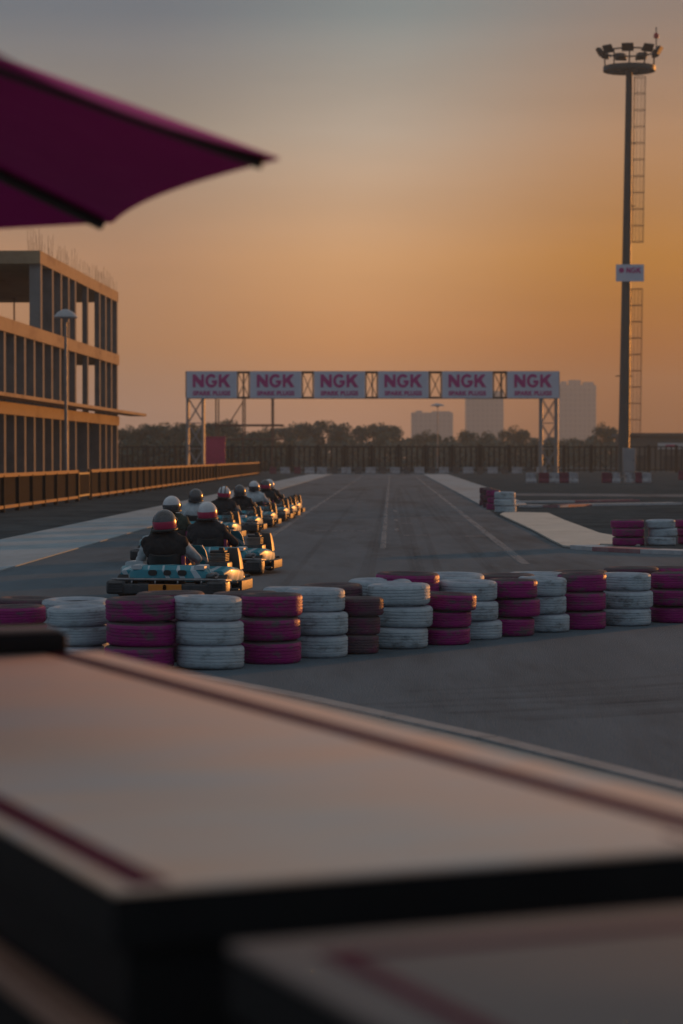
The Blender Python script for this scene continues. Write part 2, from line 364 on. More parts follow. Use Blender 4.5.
# worn white lines
def stripes(name, segs):
    bm = BM()
    for off0, y0, y1, w in segs:
        k = max(1, int((y1 - y0) / 8))
        for q in range(k):
            a, b = y0 + (y1 - y0) * q / k, y0 + (y1 - y0) * (q + 1) / k
            xa, xb = T(off0, a)[0], T(off0, b)[0]
            poly(bm, [(xa - w / 2, a), (xa + w / 2, a), (xb + w / 2, b), (xb - w / 2, b)], .008)
    return tag(obj(name, bm, 'line'), kind='structure')
stripes('road_markings', [(-2.42, 30, 215, .13), (2.0, 36, 200, .15), (-.14, 42, 215, .10), (.12, 52, 54, .10), (.12, 60, 62, .1), (.12, 70, 73, .1)])
bm = BM()
for y, x0, x1 in ((58, .2, .75), (49, .25, .8), (66, .2, .7), (58.4, 1.45, 1.9), (48.5, 1.5, 1.95), (52, -1.7, -.4)):
    poly(bm, [T(x0, y), T(x1, y), T(x1, y + .35), T(x0, y + .35)], .008)
tag(obj('road_markings', bm, 'line'), kind='structure')

# rubber left by the karts: long pairs of dark arcs swinging round in front of the tyre wall and up the straight
bm = BM(); mr_ = random.Random(12)
def ribbon(pts, w):
    P_ = [Vector(p) for p in pts]; prev = None
    for i, p in enumerate(P_):
        t = (P_[min(i + 1, len(P_) - 1)] - P_[max(i - 1, 0)]).normalized(); n = Vector((t.y, -t.x)) * w / 2
        cur = (bm.verts.new((p.x - n.x, p.y - n.y, .0065)), bm.verts.new((p.x + n.x, p.y + n.y, .0065)))
        if prev: bm.faces.new((prev[0], prev[1], cur[1], cur[0]))
        prev = cur
for k in range(5):
    o_ = mr_.uniform(-2.2, 1.6); bend = mr_.uniform(-.35, .35); w = mr_.uniform(.07, .14)
    for d_ in (0, 1.05): ribbon([T(o_ + d_ + bend * math.sin(q / 24 * 3.0), 29 + q * mr_.uniform(3.9, 4.1)) for q in range(25)], w)
for k in range(8):
    c0, c1 = mr_.uniform(-.2, 2.6), mr_.uniform(.8, 2.6); w = mr_.uniform(.06, .16)
    for d_ in (0, .9):
        pts = []
        for q in range(22):
            t = q / 21; x = c0 + d_ * .4 + 5.5 * t + 1.2 * t * t; y = 15.6 + d_ + c1 * t + 4.6 * t * t - c0 * .9
            pts.append((x, y))
        ribbon(pts, w)
tag(obj('road_markings', bm, 'skid'), kind='structure')

# hills behind
bm = BM(); nx, ny = 60, 12
def hz(x, y):
    t = max(0, min(1, (-8 - x) / 30)); e = math.sin(max(0, min(1, (y - 285) / 90)) * math.pi)
    return -.3 + e * t * (3.0 + .9 * math.sin(x * .11 + 1) + .6 * math.sin(x * .27) + .5 * math.sin(y * .2 + x * .05))
g = [[bm.verts.new((-160 + 160 * i / nx, 285 + 90 * j / ny, hz(-160 + 160 * i / nx, 285 + 90 * j / ny))) for i in range(nx + 1)] for j in range(ny + 1)]
for j in range(ny):
    for i in range(nx): bm.faces.new((g[j][i], g[j][i + 1], g[j + 1][i + 1], g[j + 1][i]))
tag(obj('hill', bm, 'earth', smooth=True), kind='structure')

# ------------------------------------------------------------------ tyres
def tyre_mesh(kind, seg=72):
    R0, H = .265, .18
    tread = []
    zs = [.022, .052, .060, .086, .094, .120, .128, .158]
    prof = [(.165, .012), (.185, .002), (.222, .000), (.246, .006), (.258, .016)]
    gro = [.050, .077, .103, .130]
    prof.append((R0 - .002, .026))
    for gz in gro: prof += [(R0, gz - .006), (R0 - .005, gz - .003), (R0 - .005, gz + .003), (R0, gz + .006)]
    prof.append((R0 - .002, H - .026))
    prof += [(.258, H - .016), (.246, H - .006), (.222, H), (.185, H - .002), (.165, H - .012), (.150, H - .03), (.2, H - .05), (.225, H / 2), (.2, .05), (.150, .03)]
    n = len(prof)
    def mf(i): return 0 if 3 <= i <= 22 else (1 if i <= 2 or i < 29 else 2)
    bm = BM(); lathe(bm, prof, seg, mfun=mf, closed=True)
    bm.verts.ensure_lookup_table()
    for i in (4, 5, 22, 23):                                  # shoulder lugs
        for k in range(seg):
            v = bm.verts[i * seg + k]
            if k % 3 == 0: f = .975 if i in (4, 23) else .984; v.co.x *= f; v.co.y *= f
    return mesh_of('tyre', bm, ['tyre_' + kind, 'tyre_' + kind + '_side', 'rubber'], smooth='auto')
TY = {k: tyre_mesh(k) for k in ('white', 'magenta', 'grimy')}
CW = {'white': 'white', 'magenta': 'magenta', 'grimy': 'grimy dark magenta'}
LV = {3: ('bottom', 'middle', 'top'), 2: ('lower', 'upper')}
trng = random.Random(3)
def tyre_stack(x, y, kind, n, sc, where, group, h=None, z0=.004):
    h = h or .18 * sc
    for k in range(n):
        o = bpy.data.objects.new('tyre', TY[kind]); COL.objects.link(o)
        o.location = (x + trng.uniform(-.026, .026), y + trng.uniform(-.026, .026), z0 + k * h * 1.0)
        o.rotation_euler = (trng.uniform(-.026, .026), trng.uniform(-.026, .026), trng.uniform(0, 6.28))
        o.scale = (sc * trng.uniform(.965, 1.03), sc * trng.uniform(.965, 1.03), h / .18 * .985)
        tag(o, f'{LV[n][k]} {CW[kind]} painted tyre of {where}', 'tyre', group)
# front row: centre px, bottom px, width px, top px, kind
front = [(14, 663, 62, 607, 'magenta'), (75, 667, 63, 608, 'white'), (138, 672, 71, 599, 'magenta'), (209.5, 671, 71, 598, 'white'), (272, 665, 62, 595, 'magenta'),
         (318, 659, 60, 590, 'white'), (359, 655, 46, 598, 'grimy'), (399, 650, 63, 585, 'white'), (447, 646, 53, 594, 'magenta'), (470, 641, 60, 582, 'white'),
         (513, 637.5, 50, 580, 'magenta'), (544, 633.5, 50, 578, 'white'), (583, 630.5, 50, 574, 'magenta'), (628, 627, 50, 574, 'white'), (674, 624, 50, 573, 'magenta')]
fpos = []
for i, (xc, yb, w, yt, kind) in enumerate(front):
    g0 = G(xc, yb); sc = w * g0.y / F / .53
    y = g0.y + .265 * sc; x = X_at(xc, y)
    ztop = EYE - (yt - 457) * (g0.y + .05) / F
    fpos.append((x, y))
    tyre_stack(x, y, kind, 3, sc, f'the {ORD[i]} front-row stack from the parasol side', 'tyres of the barrier facing the camera', h=max(.14, ztop / 3))
back = [(26, 602, 'grimy'), (76, 600, 'white'), (168, 592.5, 'grimy'), (243, 592.5, 'grimy'), (296, 588, 'white'), (333, 585, 'grimy'), (379, 580, 'white'),
        (406, 573, 'magenta'), (456, 574, 'white'), (503, 574.5, 'grimy'), (537, 573, 'white'), (577, 571, 'grimy'), (632, 567.5, 'grimy'), (668, 567, 'magenta')]
def wall_y(x):
    pts = sorted(fpos)
    for (a, ya), (b, yb) in zip(pts, pts[1:]):
        if x <= b: return ya + (yb - ya) * (x - a) / (b - a)
    return pts[-1][1] + (x - pts[-1][0]) * .9
for i, (xc, yt, kind) in enumerate(back):
    Y = 20.0
    for _ in range(6): Y = wall_y(X_at(xc, Y)) + .78
    h = max(.15, min(.21, (EYE - (yt - 457) * (Y - .1) / F) / 3))
    tyre_stack(X_at(xc, Y), Y, kind, 3, 1.03, f'the {ORD[i]} back-row stack from the parasol side', 'tyres of the barrier row behind', h=h)
# tyre stacks further down the track
for i, (xc, yb, w, kind) in enumerate([(629, 546, 33, 'magenta'), (662, 546, 30, 'white'), (692, 545, 30, 'magenta')]):
    g0 = G(xc, yb); sc = w * g0.y / F / .53
    tyre_stack(X_at(xc, g0.y + .3), g0.y + .3, kind, 3, sc, f'the {ORD[i]} stack by the striped kerb', 'tyres by the inner kerb', h=.155)
for i, (xc, yb, w, kind) in enumerate([(486, 506, 8, 'grimy'), (489, 508, 12, 'grimy'), (494, 510, 13, 'magenta'), (505, 513, 22, 'white')]):
    g0 = G(xc, yb); sc = max(.8, w * g0.y / F / .53)
    tyre_stack(X_at(xc, g0.y + .3), g0.y + .3, kind, 3, sc, f'the {ORD[i]} stack where the track branches', 'tyres where the track branches', h=.2)

# ------------------------------------------------------------------ people
def capsules_body(raise_arm=False):
    Y0 = -.02
    sh = .185
    segs = [  # (a, b, ra, rb, material)
        ((0, -.36, .25), (0, -.40, .42), .165, .158, 0), ((0, -.40, .42), (0, -.45, .60), .160, .165, 0),
        ((-.12, -.455, .60), (.12, -.455, .60), .13, .13, 0), ((-.09, -.42, .45), (.09, -.42, .45), .13, .13, 0), ((-.19, -.46, .665), (.19, -.46, .665), .088, .088, 0), ((-.12, -.46, .715), (.12, -.46, .715), .075, .075, 0),
        ((-.08, -.38, .24), (.08, -.38, .24), .13, .13, 2),
        ((0, -.465, .70), (0, -.45, .84), .062, .058, 4)]
    for s in (-1, 1):
        if raise_arm and s == 1:
            pts = ((s * .20, -.46, .655), (s * .38, -.34, .66), (s * .46, -.22, .86))
        else:
            pts = ((s * .20, -.46, .655), (s * .335, -.26, .47), (s * .15, .06, .53))
        segs += [(pts[0], pts[1], .070, .054, 1), (pts[1], pts[2], .052, .038, 1)]
        h = Vector(pts[2]); d = (h - Vector(pts[1])).normalized()
        segs.append((h, h + d * .06, .036, .034, 3))
        for q in range(4):
            o = Vector((0, 0, .024 - .016 * q)); k = h + d * .07 + o
            t1 = k + d * .035 + Vector((-s * .008, 0, 0)); t2 = t1 + Vector((-s * .03, -.008, -.006))
            segs += [(k, t1, .0105, .0098, 3), (t1, t2, .0098, .0085, 3)]
        tb = h + d * .03 + Vector((-s * .02, 0, .028)); segs.append((tb, tb + Vector((-s * .038, .0, .012)), .012, .010, 3))
        segs += [((s * .095, -.32, .26), (s * .17, .10, .40), .088, .066, 2), ((s * .17, .10, .40), (s * .19, .50, .17), .060, .043, 2),
                 ((s * .19, .50, .15), (s * .19, .60, .21), .044, .036, 5)]
    return segs
def body_mesh(segs, vox=.011):
    bm = BM()
    for a, b, ra, rb, mi in segs:
        a, b = Vector(a), Vector(b); d = b - a; L = d.length; d.normalize()
        pts, rs = [], []
        for k in range(5):
            t = k / 4 * math.pi / 2
            pts.append(a - d * ra * math.cos(t)); rs.append(max(.0008, ra * math.sin(t)))
        for k in range(1, 5):
            t = k / 4 * math.pi / 2
            pts.append(b + d * rb * math.sin(t)); rs.append(max(.0008, rb * math.cos(t)))
        # insert b ring
        pts.insert(5, b); rs.insert(5, rb)
        tube(bm, pts, rs, 14)
    bmesh.ops.recalc_face_normals(bm, faces=bm.faces)
    me = bpy.data.meshes.new('body_tmp'); bm.to_mesh(me); bm.free()
    o = bpy.data.objects.new('body_tmp', me); COL.objects.link(o)
    m = o.modifiers.new('r', 'REMESH'); m.mode = 'VOXEL'; m.voxel_size = vox; m.use_smooth_shade = True
    s = o.modifiers.new('s', 'SMOOTH'); s.factor = .5; s.iterations = 3
    dg = bpy.context.evaluated_depsgraph_get(); dg.update()
    out = bpy.data.meshes.new_from_object(o.evaluated_get(dg)); bpy.data.objects.remove(o)
    # cloth folds and material zones
    A = [(Vector(a), Vector(b), ra, rb, mi) for a, b, ra, rb, mi in segs]
    idx = []
    for p in out.polygons:
        c = p.center; best, bi = 9, 0
        for a, b, ra, rb, mi in A:
            d = b - a; t = max(0, min(1, (c - a).dot(d) / max(1e-9, d.length_squared)))
            e = (c - (a + d * t)).length - (ra + (rb - ra) * t)
            if e < best: best, bi = e, mi
        idx.append(bi)
    for v in out.vertices:
        c = v.co
        w = .004 * math.sin(c.z * 55 + 5 * math.sin(c.x * 17)) * math.sin(c.x * 23 + c.y * 31 + 1)
        v.co += v.normal * w
    out.materials.clear()
    for k in range(6): out.materials.append(M['vest'])
    out.polygons.foreach_set('material_index', idx)
    out.polygons.foreach_set('use_smooth', [True] * len(out.polygons))
    return out
BODY = body_mesh(capsules_body())

def helmet_parts():
    # shell: egg profile, sculpted in local coordinates (forward = +y), centre at the head
    bm = BM()
    bmesh.ops.create_uvsphere(bm, u_segments=32, v_segments=20, radius=1)
    for v in bm.verts:
        x, y, z = v.co
        v.co = Vector((x * .128, y * .158 + (.012 if z < 0 and y > 0 else 0), z * .145))
        if z < -.55: v.co.z = -.145 * .55 - (abs(z) - .55) * .05; v.co.x *= 1.08; v.co.y *= 1.06
        if y < -.6: v.co.y *= .97
    for f in bm.faces: f.material_index = 1 if f.calc_center_median().z < .030 else 0
    shell = mesh_of('shell', bm, ['h_white', 'h_red'], smooth=True)
    bm = BM()                                                 # neck roll / lower band, a closed ring
    tube(bm, [(.122 * math.cos(a), .150 * math.sin(a), -.072) for a in [2 * math.pi * k / 32 for k in range(32)]], .016, 8, closed=True)
    band = mesh_of('lower_band', bm, 'h_red', smooth=True)
    bm = BM()                                                 # visor: curved strip standing proud of the shell's front
    rows = []
    for i in range(2):
        for j, z in enumerate((-.028, .008, .042)):
            k = math.sqrt(max(0, 1 - (z / .145) ** 2)); off = .004 if i == 0 else .009
            rows.append([bm.verts.new(((.128 * k + off) * math.sin(R(a)), (.158 * k + off + .006) * math.cos(R(a)), z)) for a in range(-78, 79, 12)])
    n = len(rows[0])
    for q in range(2):
        for j in range(2):
            a, b = rows[q * 3 + j], rows[q * 3 + j + 1]
            for k in range(n - 1): bm.faces.new((a[k], a[k + 1], b[k + 1], b[k]))
    for j in (0, 2):
        a, b = rows[j], rows[3 + j]
        for k in range(n - 1): bm.faces.new((a[k], a[k + 1], b[k + 1], b[k]))
    visor = mesh_of('visor', bm, 'visor', smooth=True)
    bm = BM()                                                 # vent strip over the crown
    pts = [(0, .158 * 1.012 * math.cos(R(a)), .145 * 1.012 * math.sin(R(a))) for a in range(60, 171, 10)]
    for s in (-.04, .04): tube(bm, [(s, p[1] * .95, p[2] * .955) for p in pts], .011, 8)
    strip = mesh_of('crown_strip', bm, 'black', smooth=True)
    return shell, band, visor, strip
SHELL, BAND, VISOR, STRIP = helmet_parts()
def recolour(me, *mats):
    c = me.copy()
    for i, m in enumerate(mats): c.materials[i] = M[m]
    return c

# ------------------------------------------------------------------ karts
def sweep(bm, path, sec, mi=0):
    """sec: (out, up) pairs, swept along a 2-D path, out = right-hand side of travel"""
    secs = []
    n = len(path)
    for i in range(n):
        a = Vector(path[max(i - 1, 0)]); b = Vector(path[min(i + 1, n - 1)]); t = (b - a).normalized(); o = Vector((t.y, -t.x))
        p = Vector(path[i]); secs.append([(p.x + o.x * u, p.y + o.y * u, w) for u, w in sec])
    loft(bm, secs, mi)
def arc(cx, cy, r, a0, a1, n=5): return [(cx + r * math.cos(R(a0 + (a1 - a0) * k / n)), cy + r * math.sin(R(a0 + (a1 - a0) * k / n))) for k in range(n + 1)]
SEAT = .13
def kart_proto():
    root = thing('go_kart', 'x', 'go-kart')
    bm = BM(); slab(bm, [(-.36, -.75), (.36, -.75), (.36, .3), (.24, .86), (-.24, .86), (-.36, .3)], .05, .07)
    for s in (-.3, .3): tube(bm, [(s, -.85, .09), (s, .3, .09), (s * .75, .9, .09)], .016, 8)
    tube(bm, [(-.62, -.6, .14), (.62, -.6, .14)], .02, 10); tube(bm, [(-.5, .58, .13), (.5, .58, .13)], .016, 8)
    obj('chassis', bm, 'black', root)
    # rear bumper: a plastic beam with ribbed end blocks and a tube hoop over it
    bm = BM()
    sweep(bm, [(-.48, -.95), (-.3, -.965), (.3, -.965), (.48, -.95)], [(u, .115 + w) for u, w in rrect(.07, .115, .016)])
    for s in (-1, 1):
        loft(bm, [[(s * .575 + u, y, .13 + v) for u, v in rrect(w_, h_, .03)] for y, w_, h_ in ((-1.0, .17, .10), (-.97, .22, .15), (-.86, .235, .165), (-.80, .20, .14))])
        for k in range(4): box(bm, (s * .575, -1.002, .085 + .03 * k), (.17, .02, .012))
    rb = obj('rear_bumper', bm, 'bumper', root, smooth='auto')
    bm = BM(); tube(bm, [(-.66, -.60, .20), (-.64, -.86, .215), (-.56, -.93, .22), (.56, -.93, .22), (.64, -.86, .215), (.66, -.60, .20)], .016, 10)
    for x in (-.40, -.13, .13, .40): tube(bm, [(x, -.93, .22), (x, -.94, .16)], .012, 8)
    obj('hoop', bm, 'steel', rb, smooth=True)
    bm = BM(); box(bm, (0, -1.012, .12), (.38, .012, .10), bev=.004); pl = obj('number_plate', bm, 'plate', rb)
    for s in (-1, 1):
        bm = BM()
        for z, o_ in ((.085, .0), (.165, -.015)):
            tube(bm, [(s * (.56 + o_), -.44, z), (s * (.69 + o_), -.38, z), (s * (.70 + o_), .0, z), (s * (.69 + o_), .38, z), (s * (.58 + o_), .44, z)], .021, 10)
        for y in (-.25, .05, .3): tube(bm, [(s * .695, y, .085), (s * .68, y, .165)], .014, 8)
        sweep(bm, [(s * .715, -.30), (s * .722, .0), (s * .715, .30)][::int(s)], [(u, .125 + w) for u, w in rrect(.03, .12, .012)])
        obj('side_bumper', bm, 'bumper', root, smooth='auto')
    bm = BM()
    for z, o_ in ((.10, 0), (.18, -.02)):
        tube(bm, [(.60, .70, z), (.56 + o_, .84, z), (.40, .97 + o_, z), (-.40, .97 + o_, z), (-.56 - o_, .84, z), (-.60, .70, z)], .022, 10)
    obj('front_bumper', bm, 'bumper', root, smooth='auto')
    # side pods: sculpted shells
    for s in (-1, 1):
        bm = BM(); secs = []
        for y, x0, x1, z0, z1 in ((-.66, .36, .60, .20, .31), (-.5, .33, .645, .16, .355), (-.2, .34, .66, .14, .335), (.15, .36, .655, .13, .30), (.34, .40, .62, .13, .25), (.42, .44, .56, .14, .19)):
            secs.append([((s * (x0 + x1) / 2) + s * u, y, (z0 + z1) / 2 + w) for u, w in rrect(x1 - x0, z1 - z0, min(.05, (z1 - z0) * .4))])
        loft(bm, secs); obj('side_pod', bm, 'teal', root, smooth='auto')
    # rear cover with three openings
    bm = BM(); secs = []
    for x, zt, yb in ((-.47, .27, -.80), (-.43, .335, -.85), (-.33, .368, -.88), (0, .378, -.885), (.33, .368, -.88), (.43, .335, -.85), (.47, .27, -.80)):
        z0 = .235; secs.append([(x, yb - .01, z0), (x, yb, (z0 + zt) / 2 + .02), (x, yb + .05, zt), (x, yb + .2, zt + .004), (x, -.52, zt - .03), (x, -.52, z0)])
    loft(bm, secs); rc = obj('rear_cover', bm, 'teal', root, smooth='auto')
    for x, w in ((-.17, .10), (0, .085), (.17, .10)):
        bm = BM(); loft(bm, [[(x + u, -.917 + dy, .295 + v) for u, v in rrect(w, .062, .028)] for dy in (.012, .032)]); obj('vent', bm, 'black', rc, smooth='auto')
    for s in (-1, 1):
        bm = BM(); loft(bm, [[(s * .36 + s * u, yy, .352 + v + (yy + .9) * .02) for u, v in rrect(.12, .045, .015)] for yy in (-.875, -.60)]); obj('white_panel', bm, 'kart_white', rc, smooth='auto')
    # seat
    bm = BM(); secs = []
    for (y, z, w) in ((-.02, .13, .34), (-.2, .10, .37), (-.40, .12, .39), (-.52, .22, .40), (-.60, .36, .40), (-.655, .47, .36)):
        n = 8; outer = []; inner = []
        for k in range(n + 1):
            u = -1 + 2 * k / n; lift = .15 * abs(u) ** 3 if z < .2 else .03 * abs(u) ** 3; fw = .14 * abs(u) ** 3 if z >= .2 else 0
            outer.append((u * w / 2 * 1.04, y + fw, z + lift)); inner.append((u * w / 2, y + fw + (.02 if z >= .2 else 0), z + lift + (.012 if z >= .2 else .02)))
        secs.append(outer + inner[::-1])
    loft(bm, secs)
    for v in bm.verts: v.co.x -= SEAT
    se = obj('seat', bm, 'black', root, smooth='auto')
    bm = BM(); loft(bm, [[(.225 - SEAT + u, y, z + v) for u, v in rrect(.045, .15, .015)] for y, z in ((-.52, .40), (-.38, .37), (-.2, .30))]); obj('side_bolster', bm, 'seat', se, smooth='auto')
    # engine on the right with an upright air box, exhaust
    bm = BM(); box(bm, (.46, -.30, .30), (.26, .28, .20), bev=.02)
    for k in range(5): box(bm, (.46, -.30, .415 + .018 * k), (.20, .20, .008))
    tube(bm, [(.46, -.46, .26), (.46, -.62, .24), (.52, -.78, .25)], .03, 10)
    en = obj('engine', bm, 'engine', root, smooth='auto')
    bm = BM(); secs = []
    for z, sx, sy, yy in ((.30, .19, .22, .06), (.40, .17, .20, .05), (.50, .14, .16, .03), (.545, .115, .12, .02)):
        secs.append([(.56 + u, yy + v, z) for u, v in rrect(sx, sy, .03)])
    loft(bm, secs); obj('air_box', bm, 'engine_cover', en, smooth='auto')
    bm = BM(); tube(bm, [(.30, -.62, .22), (.42, -.80, .235), (.56, -.90, .275)], [.028, .04, .038], 10); tube(bm, [(.56, -.90, .275), (.60, -.97, .285)], .016, 8)
    obj('exhaust', bm, 'steel', en, smooth='auto')
    bm = BM(); box(bm, (.46, -.30, .515), (.17, .17, .03), bev=.01); lathe(bm, [(.001, .56), (.03, .56), (.035, .53), (.035, .515)], 12, c=(.50, -.34, 0)); obj('engine_top', bm, 'black', en, smooth='auto')
    bm = BM(); loft(bm, [[(-.50 + u, y, .36 + v) for u, v in rrect(.22, .08, .03)] for y in (-.42, -.05)]); tube(bm, [(-.50, -.2, .395), (-.50, -.2, .42)], .03, 10); obj('fuel_tank', bm, 'kart_white', root, smooth='auto')
    # steering
    bm = BM(); c = Vector((-SEAT, .14, .53)); ax = Vector((0, -.82, .57)).normalized(); u = Vector((1, 0, 0)); w = ax.cross(u)
    tube(bm, [c + u * (.15 * math.cos(a)) + w * (.13 * math.sin(a)) for a in [2 * math.pi * k / 24 for k in range(24)]], .014, 8, closed=True)
    for a in (90, 210, 330): tube(bm, [c, c + u * (.145 * math.cos(R(a))) + w * (.125 * math.sin(R(a)))], .009, 6)
    st = obj('steering_wheel', bm, 'black', root, smooth=True)
    bm = BM(); tube(bm, [c, (-SEAT * .4, .62, .16)], .013, 8); obj('steering_column', bm, 'steel', st)
    # front fairing: number panel and nose
    bm = BM(); secs = []
    for z, y, wd in ((.20, .60, .26), (.34, .56, .30), (.48, .46, .28), (.56, .40, .22)):
        secs.append([(u, y + v, z) for u, v in rrect(wd, .05, .02)])
    loft(bm, secs); obj('front_panel', bm, 'teal', root, smooth='auto')
    bm = BM(); secs = []
    for y, wd, z0, z1 in ((.55, .56, .12, .24), (.75, .62, .12, .27), (.93, .5, .12, .22), (.99, .36, .13, .18)):
        secs.append([(u, y, (z0 + z1) / 2 + v) for u, v in rrect(wd, z1 - z0, .025)])
    loft(bm, secs); obj('nose', bm, 'teal', root, smooth='auto')
    # wheels
    for x, y, r, wd in ((-.54, -.60, .138, .19), (.54, -.60, .138, .19), (-.50, .58, .128, .13), (.50, .58, .128, .13)):
        prof = [(r * .55, -wd / 2), (r * .85, -wd / 2), (r * .97, -wd / 2 + .02), (r, -wd / 2 + .04), (r, wd / 2 - .04), (r * .97, wd / 2 - .02), (r * .85, wd / 2), (r * .55, wd / 2)]
        wh = bpy.data.objects.new('wheel', None); COL.objects.link(wh); wh.parent = root; wh.location = (x, y, r)
        bm = BM(); lathe(bm, prof, 24, axis='X'); obj('tyre', bm, 'rubber', wh, smooth='auto')
        bm = BM(); lathe(bm, [(.02, -wd / 2 - .01), (r * .3, -wd / 2 - .01), (r * .54, -wd / 2 - .004), (r * .54, wd / 2 + .004), (r * .3, wd / 2 + .01), (.02, wd / 2 + .01)], 18, axis='X'); obj('rim', bm, 'steel', wh, smooth='auto')
    return root
KART = kart_proto()
K0 = {o.name for o in bpy.data.objects}
# px of the driver, ground px of the rear end, yaw right of forward, jacket, sleeve, shell, band, words
karts = [
    (165, 600, 9.5, 'vest', 'pale', 'h_dark', 'h_red', 'nearest teal kart with an orange rear plate, just behind the tyre wall', 'driver in a black vest and pale sleeves, dark helmet with magenta lower band'),
    (210, 576, 9, 'jacket', 'jacket', 'h_white', 'h_red', 'second nearest teal kart, running alone nearer the track centre', 'black-jacketed driver, white helmet with dark red band, in second nearest kart'),
    (173, 564.5, 7, 'green', 'green', 'h_white', 'h_dark', 'teal kart mostly hidden behind the nearest kart', 'driver in dark green, white helmet, showing just above the nearest driver'),
    (195.5, 542, 6, 'pale', 'pale', 'h_dark', 'h_dark', 'teal kart of the pale-shirted driver with a plain dark helmet', 'pale-shirted driver with a plain dark helmet'),
    (222, 534, 5, 'jacket', 'grey', 'h_white', 'h_red', 'teal kart of the driver with grey sleeves, fifth in the queue', 'driver in a dark jacket with grey sleeves, white helmet with red band'),
    (240, 528, 5, 'vest', 'vest', 'h_dark', 'h_dark', 'teal kart of the all-black driver, sixth in the queue', 'all-black driver with a black helmet, sixth in the queue'),
    (255.5, 522, 5, 'pale', 'pale', 'h_white', 'h_dark', 'teal kart of the pale-shirted driver in a white helmet', 'pale-shirted driver in a white helmet, seventh in the queue'),
    (264.5, 519, 5, 'jacket', 'jacket', 'h_dark', 'h_red', 'teal kart last but one at the head of the queue', 'dark driver half hidden behind the pale-shirted driver in white helmet'),
    (271.5, 515.5, 4, 'jacket', 'vest', 'h_white', 'h_white', 'farthest teal kart, at the head of the queue', 'farthest driver, in a dark jacket with black sleeves and all-white helmet'),
]
klist = []
for i, (px, py, yaw, jk, sl, hs, hb, kl, dl) in enumerate(karts):
    k = KART if i == 0 else copy_tree(KART)
    klist.append(k)
    g0 = G(px, py); yw = -R(yaw) + 0
    h = Vector((math.sin(R(yaw)), math.cos(R(yaw))))
    Yd = g0.y + .53 * h.y                                     # the driver's head stands .46 behind the kart's centre
    hx = Vector((h.y, -h.x))                                  # the kart's right-hand side; the seat sits left of its middle
    ctr = Vector((X_at(px, Yd) + .46 * h.x + SEAT * hx.x, Yd + .46 * h.y + SEAT * hx.y, .006))
    k.location = ctr; k.rotation_euler = (0, 0, yw)
    tag(k, kl, 'go-kart', 'karts queueing on the track')
    d = thing('person', dl, 'person', ctr - Vector((hx.x, hx.y, 0)) * SEAT - Vector((0, 0, .06)), yw, 'kart drivers')
    d.rotation_euler = (R(random.uniform(-3, 3)), R(random.uniform(-2.5, 2.5)), yw + R(random.uniform(-5, 5)))
    me = BODY.copy()
    for q, mm in enumerate((jk, sl, 'jeans', 'glove', 'black', 'black')): me.materials[q] = M[mm]
    link('body', me, d)
    hm = link('helmet', recolour(SHELL, hs, hb), d, (0, -.435, .895), (R(6), 0, R(random.uniform(-8, 8))))
    link('lower_band', recolour(BAND, 'black'), hm); hm.scale = (1.06, 1.06, 1.06); link('visor', VISOR, hm)
    if i == 4: link('crown_strip', STRIP, hm)
tx = text_mesh('8', .075, 'black', .003, .004)
for c in KART.children:
    if c.name.startswith('rear_bumper'):
        for p in c.children: link('numeral', tx, KART if False else c, (0, -1.031, .135), (R(90), 0, 0))

# ------------------------------------------------------------------ foreground tables
TH = 1.10
tc = G(114, 888, TH); tr = G(838, 836, TH); tf = G(40, 653, TH)
ux = (tr - tc); W1 = ux.length; ux.normalize(); uy = Vector((-ux.y, ux.x, 0))
L1 = (tf - tc).dot(uy)
def table(name, label, origin, W, L, stripes_, rail=None, H=TH, top_m='table'):
    ang = math.atan2(ux.y, ux.x)
    root = thing(name, label, 'table', (origin.x, origin.y, .1), ang, 'white topped tables with magenta inlay')
    z1 = H - .1
    bm = BM(); box(bm, (W / 2, L / 2, z1 - .005), (W, L, .010), bev=.004); top = obj('table_top', bm, top_m, root, smooth='auto')
    for (x0, y0, x1, y1) in stripes_:
        bm = BM(); box(bm, ((x0 + x1) / 2, (y0 + y1) / 2, z1 + .0005), (x1 - x0, y1 - y0, .003)); obj('inlay', bm, 'inlay', top)
    bm = BM(); box(bm, (W / 2, L / 2, z1 - .0425), (W - .002, L - .002, .062), bev=.003); obj('edge_band', bm, 'table_edge', root)
    bm = BM(); box(bm, (W / 2, L / 2, (z1 - .076) / 2 + .02), (W - .05, L - .05, z1 - .076 - .04)); obj('body', bm, 'table_edge', root)
    bm = BM(); box(bm, (W / 2, L / 2, .018), (W - .12, L - .12, .036)); obj('plinth', bm, 'table_edge', root)
    if rail:
        bm = BM(); box(bm, (-.001, L / 2 - .02, rail), (.05, L - .10, .03), bev=.006); obj('side_rail', bm, 'rail_board', root)
    return root
def loc_t(p): d = p - tc; return d.dot(ux), d.dot(uy)
xl = loc_t(G(75, 845, TH))[0]; xr = loc_t(G(440, 757, TH))[0]; sw = .058
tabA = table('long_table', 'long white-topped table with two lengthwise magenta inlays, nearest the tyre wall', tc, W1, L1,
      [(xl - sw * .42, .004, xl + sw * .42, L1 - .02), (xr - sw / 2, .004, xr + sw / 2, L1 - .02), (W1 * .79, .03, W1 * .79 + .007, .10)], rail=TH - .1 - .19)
b0 = G(226, 943, TH)
WB, LB = 1.0, .8
bo = b0 - uy * LB
table('low_table', 'duller table with a magenta inlay frame, closest to the camera', Vector((bo.x, bo.y, 0)), WB, LB, [(.065, .03, .092, LB - .085), (.092, LB - .112, WB - .06, LB - .085)], top_m='table_dark')
c0 = loc_t(G(66, 653, TH))
